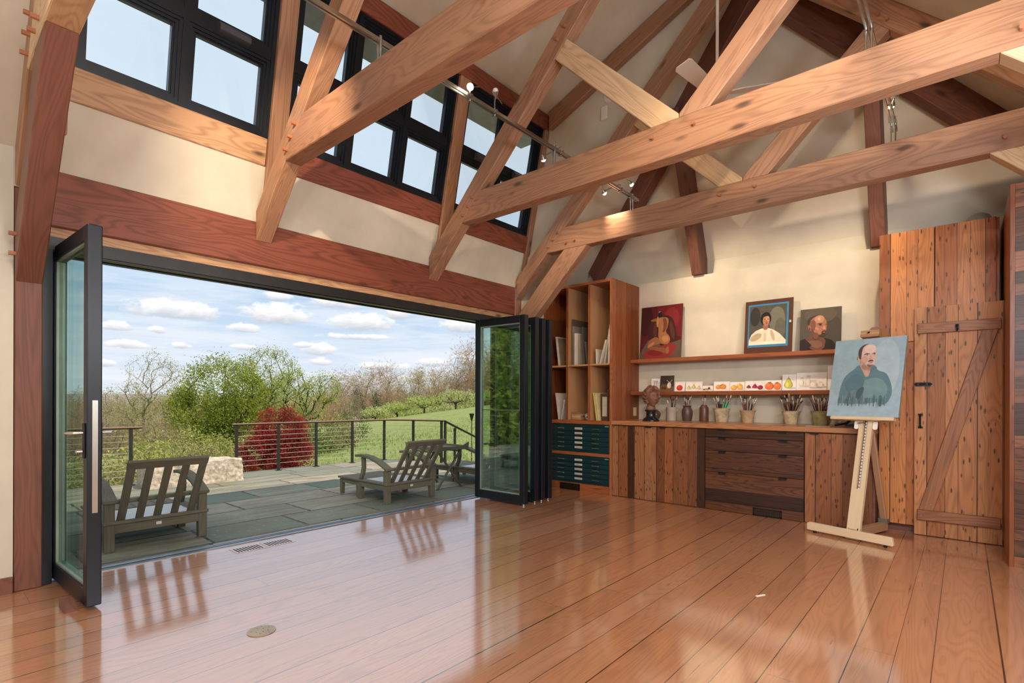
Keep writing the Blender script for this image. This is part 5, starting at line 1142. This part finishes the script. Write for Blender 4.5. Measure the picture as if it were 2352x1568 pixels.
for k in range(4):
    t = plant('bare_tree', FL[k], 'tree', (0, 0, 0), [((0, 0, 6.2), (2.4, 2.4, 3.2)), ((0, 0, 4.0), (2.6, 2.6, 2.0))], 3.0, 0.14, 130, 60, 0.5, 0.2, FW_[k], BARKP, 120+k, asp=0.14, step=0.9, group=FL[k]+'s', rmin=0.02, part='twigs')
    protos.append(t)
used = set()
for i, (x, y, h) in enumerate(far_pos()):
    k = rw.choice((0, 0, 1, 2, 3))
    t = protos[k] if k not in used else copy_tree(protos[k]); used.add(k)
    s = max(0.35, h/9.4); t.location = (x, y, gz(x, y)); t.scale = (s*rw.uniform(.9, 1.2),)*2+(s,); t.rotation_euler = (0, 0, rw.uniform(0, 6.28))
# leafy trees beside the house, seen mirrored in the door glass
for k, (x, y, h) in enumerate(((-11.0, -3.6, 6.5), (-13.5, -5.2, 8.5), (-11.8, -7.4, 8.5), (-15.0, -8.2, 9.5), (-17.5, -5.0, 8.0), (-10.6, -10.0, 9.0))):
    plant('leafy_tree', ['leafy green tree south of the terrace, reflected in the folded door', 'second leafy tree south of the terrace, reflected in the folded door', 'third leafy tree south of the terrace in the door reflection', 'tall leafy tree at the back of the door reflection', 'leafy tree at the right of the door reflection', 'leafy tree furthest from the terrace in the door reflection'][k], 'tree', (x, y, -1.2),
          [((0, 0, h*.62), (1.9, 1.9, h*.36)), ((0, 0, h*.3), (2.1, 2.1, h*.22))], 1.2, 0.14, 170, 40, 0.4, 0.13, LIME if k % 2 else GREEN, BARK, 140+k, step=0.6, group='trees mirrored in the door glass')
# grass tufts on the near slope
rng = np.random.default_rng(3); V, F = [], []
for _ in range(9000):
    a = math.radians(rng.uniform(-75, -38)); r = 11.5+26*rng.random()**1.6
    X, Y = r*math.sin(a), r*math.cos(a)
    z = gz(X, Y); h = rng.uniform(0.05, 0.16); b = rng.normal(size=2)*0.05; w = 0.012+0.0006*r; t_ = rng.uniform(0, 6.28)
    o = len(V); V += [(X-w*math.cos(t_), Y-w*math.sin(t_), z-.05), (X+w*math.cos(t_), Y+w*math.sin(t_), z-.05), (X+b[0], Y+b[1], z+h)]; F.append((o, o+1, o+2))
g_ = MB(); g_.add(V, F)
tag(build('grass', g_, leaf_mat('grass_blade', (146, 164, 90))), 'short bright green grass on the slope beyond the railing', 'grass', kind='stuff')

# ------------------------------------------------------------------ railings, stone, furniture
IRON = mat('dark_iron', (52, 50, 48), 0.5, 0.4, var=0.08); CAP = wood('cap_rail', (150, 112, 96), (100, 76, 68), 'Y', ring=0.2, rough=0.6, fine=0.3, blotch=0.3); CABLE = mat('cable_steel', (206, 200, 192), 0.35, 0.7, var=0.03)
def railing(name, label, posts, capy, cables=True):
    t = thing(name, label, 'railing', (0, 0, 0), group='cable railings round the terrace')
    for (x, y, z0, z1) in posts:
        o = build('post', MB().box(x-.02, x+.02, y-.02, y+.02, z0, z1).box(x-.045, x+.045, y-.045, y+.045, z0, z0+.012), IRON, t)
    for a, b in capy:
        L = (Vector(b)-Vector(a)).length
        beam3('cap_rail', a, b, 0.055, 0.022, IRON if abs(a[2]-b[2]) > 0.05 else CAP, t)
        beam3('under_bar', Vector(a)-Vector((0, 0, 0.022)), Vector(b)-Vector((0, 0, 0.022)), 0.04, 0.012, IRON, t)
    for i in range(len(posts)-1):
        p, q = posts[i], posts[i+1]
        for k in range(8):
            f = 0.09+0.098*k
            za = p[3]-0.10-k*(p[3]-p[2]-0.12)/8.3; zb = q[3]-0.10-k*(q[3]-q[2]-0.12)/8.3
            build('cable', MB().tube([(p[0], p[1], za), (q[0], q[1], zb)], 0.004, 5), CABLE, t)
    return t
RT = 0.757
railing('railing', 'short left section of the cable railing ending beside the stone block', [(-9.17, -1.5, GZ, RT), (-9.17, -.3, GZ, RT), (-9.17, .9, GZ, RT), (-9.17, 2.1, GZ, RT)], [((-9.17, -1.5, RT+.034), (-9.17, 2.24, RT+.034))])
railing('railing', 'long cable railing in front of the red maple and the meadow', [(-9.17, 3.56, GZ, RT), (-9.17, 4.265, GZ, RT), (-9.17, 4.976, GZ, RT), (-9.17, 5.74, GZ, RT), (-9.15, 6.48, GZ, RT), (-8.62, 6.82, GZ, RT), (-7.98, 7.03, GZ-.25, RT)],
        [((-9.17, 3.49, RT+.034), (-9.17, 6.2, RT+.034)), ((-9.17, 6.2, RT+.034), (-9.06, 6.56, RT+.034)), ((-9.06, 6.56, RT+.034), (-8.62, 6.82, RT+.034)), ((-8.62, 6.82, RT+.034), (-7.93, 7.06, RT+.034))])
railing('stair_railing', 'black stair railing sloping down beside the glass door stack', [(-7.97, 7.12, GZ-.3, .74), (-8.2, 7.6, -.6, .60), (-8.45, 8.55, -.85, .30)], [((-7.93, 7.06, RT+.03), (-8.47, 8.62, .31))])
bm = bmesh.new(); bmesh.ops.create_cube(bm, size=1.0); bmesh.ops.subdivide_edges(bm, edges=bm.edges[:], cuts=22, use_grid_fill=True)
for v in bm.verts:
    p = v.co.copy(); ps = Vector((p.x*0.55, p.y*1.26, p.z*0.37)); n_ = mnoise.noise(ps*2.6)*0.05+mnoise.noise(ps*8)*0.035+mnoise.noise(ps*19)*0.02
    tp = 1-0.10*(p.z+.5)
    v.co = Vector((p.x*0.55*tp*(1+n_*1.6), p.y*1.26*(1+n_*.5), (p.z+.5)*0.37*(1+n_*1.2)-(0.05*(p.y+.5) if p.z > 0 else 0)))
tag(build('stone_block', MB().bm(bm), mat('rough_granite', (184, 172, 156), 0.9, var=0.22, scale=22, bump=0.4), M=Matrix.Translation((-8.76, 2.77, GZ)) @ Matrix.Rotation(math.radians(-3), 4, 'Z')), 'long rough granite block lying at the gap in the railing', 'stone block')
TK = lambda a: W('teak', a)
SLING = mat('grey_sling', (200, 204, 206), 0.7, var=0.03)
def lounge_chair(label, x, y):
    t = thing('deck_chair', label, 'chair', (x, y, GZ), PI, 'teak chairs on the terrace')
    hw = 0.345
    for s in (-1, 1):
        o = build('leg', MB().prism([(0.005, 0), (0.06, 0), (0.07, 0.19), (0.07, 0.40), (0.0, 0.40), (0.0, 0.0)], s*hw-0.035, s*hw+0.035, 'Y'), TK('Z'), t); bevel_mod(o, 0.004)
        o = build('leg', MB().prism([(0.565, 0), (0.615, 0), (0.63, 0.20), (0.56, 0.20)], s*hw-0.033, s*hw+0.033, 'Y'), TK('Z'), t); bevel_mod(o, 0.004)
        o = build('side_rail', MB().box(0.07, 0.63, s*hw-0.022, s*hw+0.022, 0.155, 0.225).box(0.0, 0.64, s*hw-0.04, s*hw+0.04, 0.225, 0.245), TK('X'), t); bevel_mod(o, 0.004)
        arm = [(0.0, 0.40), (0.18, 0.475), (0.36, 0.52), (0.52, 0.535), (0.66, 0.525)]
        top = [(a, b+0.032) for a, b in arm]
        o = build('armrest', MB().prism(arm+top[::-1], s*hw-0.05, s*hw+0.05, 'Y'), TK('X'), t); bevel_mod(o, 0.005)
        ap = [(0.62, 0.245), (0.575, 0.32), (0.555, 0.40), (0.56, 0.53)]
        o = build('arm_support', MB().prism(ap+[(a-0.055, b) for a, b in ap[::-1]], s*hw-0.02, s*hw+0.02, 'Y'), TK('Z'), t); bevel_mod(o, 0.004)
    o = build('back_rail', MB().box(-0.02, 0.03, -hw-.05, hw+.05, 0.395, 0.43), TK('Y'), t); bevel_mod(o, 0.008)
    o = build('seat_rail', MB().box(-0.012, 0.03, -hw-.045, hw+.045, 0.222, 0.25).box(0.005, 0.03, -hw, hw, 0.145, 0.222), TK('Y'), t); bevel_mod(o, 0.005)
    o = build('front_rail', MB().box(0.60, 0.625, -hw, hw, 0.155, 0.225).box(0.59, 0.635, -hw, hw, 0.225, 0.245), TK('Y'), t)
    build('seat_sling', MB().box(0.09, 0.585, -hw+.06, hw-.06, 0.232, 0.240), SLING, t)
    for s in (-1, 1): build('seat_slat', MB().box(0.03, 0.59, s*(hw-.045)-.014, s*(hw-.045)+.014, 0.226, 0.242), TK('X'), t)
    build('maker_plate', MB().box(0.002, 0.0045, -.02, .02, 0.175, 0.2), WHITE, t)
    # reclined back frame
    th = math.atan2(0.52, -0.36); Lb = math.hypot(0.36, 0.52)
    X = Vector((math.cos(th), 0, math.sin(th))); Z = Vector((-math.sin(th), 0, math.cos(th))); Y = Z.cross(X)
    M = Matrix((X, Y, Z)).transposed().to_4x4(); M.translation = (0.065, 0, 0.235)
    for yy in (-0.26, 0.26):
        o = build('back_stile', MB().box(0, Lb, yy-.028, yy+.028, -.014, .014), TK('X'), t, M=M); bevel_mod(o, 0.004)
    for yy in (-0.13, 0.0, 0.13): build('back_slat', MB().box(0, Lb-.06, yy-.027, yy+.027, -.009, .009), TK('X'), t, M=M)
    o = build('top_rail', MB().box(Lb-.065, Lb+.012, -.292, .292, -.016, .016), TK('Y'), t, M=M); bevel_mod(o, 0.005)
    return t
def footstool(label, x, y):
    t = thing('footstool', label, 'footstool', (x, y, GZ), PI, 'slatted footstools on the terrace')
    hw = 0.335
    for sx in (0.01, 0.40):
        for s in (-1, 1):
            o = build('leg', MB().prism([(sx+.008, 0), (sx+.042, 0), (sx+.05, 0.2), (sx, 0.2)], s*(hw-.03)-.024, s*(hw-.03)+.024, 'Y'), TK('Z'), t)
    build('apron', MB().box(0.03, 0.42, -hw+.015, -hw+.035, .15, .21).box(0.03, 0.42, hw-.035, hw-.015, .15, .21).box(0.01, 0.03, -hw+.03, hw-.03, .15, .21).box(0.42, 0.44, -hw+.03, hw-.03, .15, .21), TK('X'), t)
    for k in range(8):
        y0 = -hw-.01+k*(2*hw+.02)/8
        build('slat', MB().box(-0.005, 0.475, y0+.003, y0+(2*hw+.02)/8-.003, .21, .232), TK('X'), t)
    return t
def tray_table(label, x, y, rz):
    t = thing('tray_table', label, 'table', (x, y, GZ), rz, 'folding tray tables on the terrace')
    H_, lx, ly = 0.555, 0.31, 0.30
    o = build('tray_base', MB().box(-lx, lx, -ly, ly, H_, H_+.016), TK('Y'), t)
    for s in (-1, 1):
        rim = [(-ly-.03, H_+.09), (-ly+.02, H_+.07), (-ly+.09, H_+.045), (0, H_+.04), (ly-.09, H_+.045), (ly-.02, H_+.07), (ly+.03, H_+.09), (ly+.02, H_-.012), (-ly-.02, H_-.012)]
        o = build('tray_rim', MB().prism(rim, s*lx-.009, s*lx+.009, 'X'), TK('Y'), t)
        rim2 = [(-lx, H_+.055), (-lx+.08, H_+.04), (lx-.08, H_+.04), (lx, H_+.055), (lx, H_-.01), (-lx, H_-.01)]
        o = build('tray_rim', MB().prism(rim2, s*ly-.009, s*ly+.009, 'Y'), TK('X'), t)
        for q in (-1, 1):
            a, b = (s*(lx-.05)+q*.012, -q*.24, 0.0), (s*(lx-.05)+q*.012, q*.22, H_-.005)
            beam3('leg', a, b, 0.022, 0.038, TK('X'), t, up=(1, 0, 0), below=False)
    bars = MB().tube([(-lx+.05, .2, H_-.04), (lx-.05, .2, H_-.04)], .009, 6).tube([(-lx+.05, -.2, H_-.04), (lx-.05, -.2, H_-.04)], .009, 6).tube([(-lx+.05, .13, .13), (lx-.05, .13, .13)], .009, 6)
    build('cross_bar', bars, TK('X'), t)
    return t
lounge_chair('teak deck chair at left, in front of the granite block', -5.265, 1.41)
footstool('slatted teak footstool in front of the left deck chair', -5.93, 1.41)
lounge_chair('teak deck chair in the middle of the terrace', -5.22, 4.11)
footstool('slatted teak footstool in front of the middle deck chair', -5.89, 4.11)
tray_table('folding teak tray table beyond the middle deck chair', -5.80, 5.03, 0)
lounge_chair('teak deck chair half hidden behind the folded glass doors', -5.27, 5.82)
footstool('slatted teak footstool half hidden behind the tray table', -5.95, 5.82)
tray_table('folding teak tray table seen through the left glass door', -5.95, 0.42, 0.06)
gt = thing('garden_torch', 'dark wedge shaped garden torch on a thin stake in the meadow', 'torch', (-9.99, 9.87, -.55))
build('stake', MB().tube([(0, 0, -.1), (0, 0, 1.22)], 0.012, 6), IRON, gt)
build('torch_head', MB().lathe([(0.02, 1.18), (0.09, 1.36), (0.09, 1.38), (0.0, 1.385)], n=4, cap=False), IRON, gt)
# ------------------------------------------------------------------ sky
CL = [(-1.289, 0.1437, 0.0687, 0.0151), (-1.138, 0.1494, 0.054, 0.0178), (-1.365, 0.1118, 0.0242, 0.0079), (-1.312, 0.109, 0.0138, 0.0055), (-1.189, 0.1212, 0.0268, 0.0073), (-1.351, 0.0843, 0.0242, 0.0067), (-1.28, 0.0861, 0.0144, 0.0049), (-1.041, 0.1756, 0.0456, 0.0107), (-0.995, 0.1428, 0.0548, 0.0157), (-1.069, 0.0909, 0.0312, 0.0109), (-1.093, 0.0964, 0.0182, 0.0054), (-0.864, 0.0714, 0.0312, 0.0082), (-0.957, 0.0623, 0.051, 0.0073), (-0.811, 0.1432, 0.0415, 0.0146), (-1.189, 0.0889, 0.02, 0.0052), (-1.067, 0.0684, 0.0222, 0.007), (-1.138, 0.1791, 0.0224, 0.0088), (-0.929, 0.1609, 0.0241, 0.0111), (-1.378, 0.0545, 0.0136, 0.0059), (-1.003, 0.1149, 0.0625, 0.0055), (-0.893, 0.04, 0.0572, 0.0049)]
w = bpy.data.worlds.new('sky'); sc.world = w; w.use_nodes = True
t_ = w.node_tree; t_.nodes.clear(); g = G(t_)
D = g.n('ShaderNodeTexCoord').outputs['Generated']
sp_ = g.n('ShaderNodeSeparateXYZ', {0: g.vm('NORMALIZE', D)})
el = g.m('ARCSINE', sp_.outputs[2]); az = g.m('ARCTAN2', sp_.outputs[0], sp_.outputs[1])
rp = g.n('ShaderNodeValToRGB', {0: g.mr(el, 0.0, 0.8)}); cr = rp.color_ramp
cr.elements[0].position = 0; cr.elements[0].color = rgba((212, 218, 226)); cr.elements[1].position = 1; cr.elements[1].color = rgba((208, 220, 230))
for p, c in ((0.10, (196, 210, 226)), (0.2, (174, 198, 222)), (0.27, (164, 194, 222)), (0.5, (208, 222, 234))):
    e = cr.elements.new(p); e.color = rgba(c)
col = rp.outputs[0]
lv = g.n('ShaderNodeCombineXYZ', {0: g.m('MULTIPLY', az, 5.0), 1: g.m('MULTIPLY', el, 42.0), 2: 0.0}).outputs[0]
ln = g.noise(lv, 1.0, 5, 0.6, 0.4)
low = g.mr(el, 0.0, 0.35, 1.0, 0.25)
col = g.mix(g.m('MULTIPLY', g.mr(ln, 0.4, 0.62, 0, 0.9), low), col, rgba((222, 226, 232)))
fv = g.n('ShaderNodeCombineXYZ', {0: g.m('MULTIPLY', az, 42.0), 1: g.m('MULTIPLY', el, 80.0), 2: 3.0}).outputs[0]
fn = g.noise(fv, 1.0, 6, 0.62, 0.3)
fo = g.m('MULTIPLY', g.m('SUBTRACT', fn, 0.5), 2.6)
best = None; shade = None
for (a0, e0, w0, h0) in CL:
    w0 *= 1.1; h0 *= 1.45
    dx = g.m('DIVIDE', g.m('SUBTRACT', az, a0), w0); dy = g.m('DIVIDE', g.m('SUBTRACT', el, e0-0.2*h0), h0)
    below = g.m('LESS_THAN', dy, 0.0)
    dy2 = g.m('MULTIPLY', dy, g.m('ADD', 1.0, g.m('MULTIPLY', below, 0.7)))
    q = g.m('SUBTRACT', 1.0, g.m('ADD', g.m('MULTIPLY', dx, dx), g.m('MULTIPLY', dy2, dy2)))
    sh = g.m('MULTIPLY', g.m('SUBTRACT', dy, -0.35), 1.0)
    if best is None: best, shade = q, sh
    else:
        gt_ = g.m('GREATER_THAN', q, best)
        shade = g.m('ADD', g.m('MULTIPLY', sh, gt_), g.m('MULTIPLY', shade, g.m('SUBTRACT', 1.0, gt_)))
        best = g.m('MAXIMUM', q, best)
cm = g.mr(g.m('ADD', best, fo), 0.0, 0.55, 0.0, 1.0)
sm = g.n('ShaderNodeMapRange', {0: g.m('ADD', shade, g.m('MULTIPLY', fo, 0.4)), 1: -0.25, 2: 0.75}).outputs[0]
cc = g.mix(sm, rgba((172, 178, 190)), rgba((244, 242, 240)))
col = g.mix(g.m('MULTIPLY', cm, 0.92), col, cc)
gm = g.m('LESS_THAN', el, -0.01)
col = g.mix(gm, col, rgba((120, 120, 100)))
bg = g.n('ShaderNodeBackground', {0: col, 1: 1.25})
wo = g.n('ShaderNodeOutputWorld'); g.link(bg.outputs[0], wo.inputs[0])
sun = bpy.data.lights.new('sun', 'SUN'); sun.energy = 4.0; sun.angle = math.radians(0.6); sun.color = lin((255, 240, 216))
so = bpy.data.objects.new('sun', sun); COL.objects.link(so)
so.rotation_euler = Vector((-0.52, -0.2, -0.86)).to_track_quat('-Z', 'Y').to_euler()
# unseen hanging bulbs, added to brighten the room
def fill(x, y, z, e, lab):
    t = thing('fill_pendant', lab, 'lamp', (x, y, z))
    build('socket', MB().lathe([(0.0, 0.06), (0.022, 0.06), (0.022, 0.14), (0.008, 0.15), (0.0, 0.15)], n=16, cap=False), BLACKM, t, smooth=40)
    build('cord', MB().tube([(0, 0, 0.15), (0, 0, 5.2-z)], 0.004, 6), BLACKM, t)
    build('bulb', MB().lathe([(0.0, -0.05), (0.03, -0.04), (0.045, 0.0), (0.03, 0.04), (0.02, 0.065), (0.0, 0.065)], n=16, cap=False), BULB, t, smooth=40)
    l = bpy.data.lights.new('fill', 'POINT'); l.energy = e; l.color = lin((240, 245, 255)); l.shadow_soft_size = 0.2
    lo = bpy.data.objects.new('fill', l); COL.objects.link(lo); lo.parent = t; lo.location = (0, 0, -0.22)
fill(0.2, -3.1, 2.6, 55, 'unseen lamp, added pendant behind the camera in the middle')
fill(0.8, -2.0, 2.5, 120, 'unseen lamp, added pendant behind the camera at right')
fill(0.85, 1.2, 2.3, 125, 'unseen lamp, added pendant by the right hand wall, nearer one')
fill(0.85, 2.8, 2.3, 100, 'unseen lamp, added pendant by the right hand wall, further one')
fill(0.3, 0.9, 3.9, 40, 'unseen lamp, added pendant hung high over the camera between the trusses')
fill(-0.5, 0.3, 4.3, 95, 'unseen lamp, added pendant hung high under the ridge behind the camera')
# ------------------------------------------------------------------ camera, view
cam = bpy.data.cameras.new('camera'); co = bpy.data.objects.new('camera', cam); COL.objects.link(co)
f_px = 1197.0
cam.sensor_fit = 'HORIZONTAL'; cam.sensor_width = 36.0; cam.lens = f_px/2352*36.0
cam.shift_x = 0.0; cam.shift_y = (918.0-784.0)/2352.0
cam.clip_start = 0.05; cam.clip_end = 3000
yaw = math.radians(40.93); roll = math.radians(0.18)
co.matrix_world = Matrix.Translation((0, 0, 1.2)) @ Matrix.Rotation(yaw, 4, 'Z') @ Matrix.Rotation(PI/2, 4, 'X') @ Matrix.Rotation(roll, 4, 'Z')
sc.camera = co
vs = sc.view_settings
sc.display_settings.display_device = 'sRGB'
vs.view_transform = 'Standard'; vs.look = 'None'; vs.gamma = 1.0; vs.use_curve_mapping = False
vs.exposure = 0.0
sc.cycles.max_bounces = 10; sc.cycles.diffuse_bounces = 5; sc.cycles.glossy_bounces = 4; sc.cycles.transparent_max_bounces = 24
sc.cycles.sample_clamp_indirect = 6.0
sc.cycles.caustics_reflective = False; sc.cycles.caustics_refractive = False
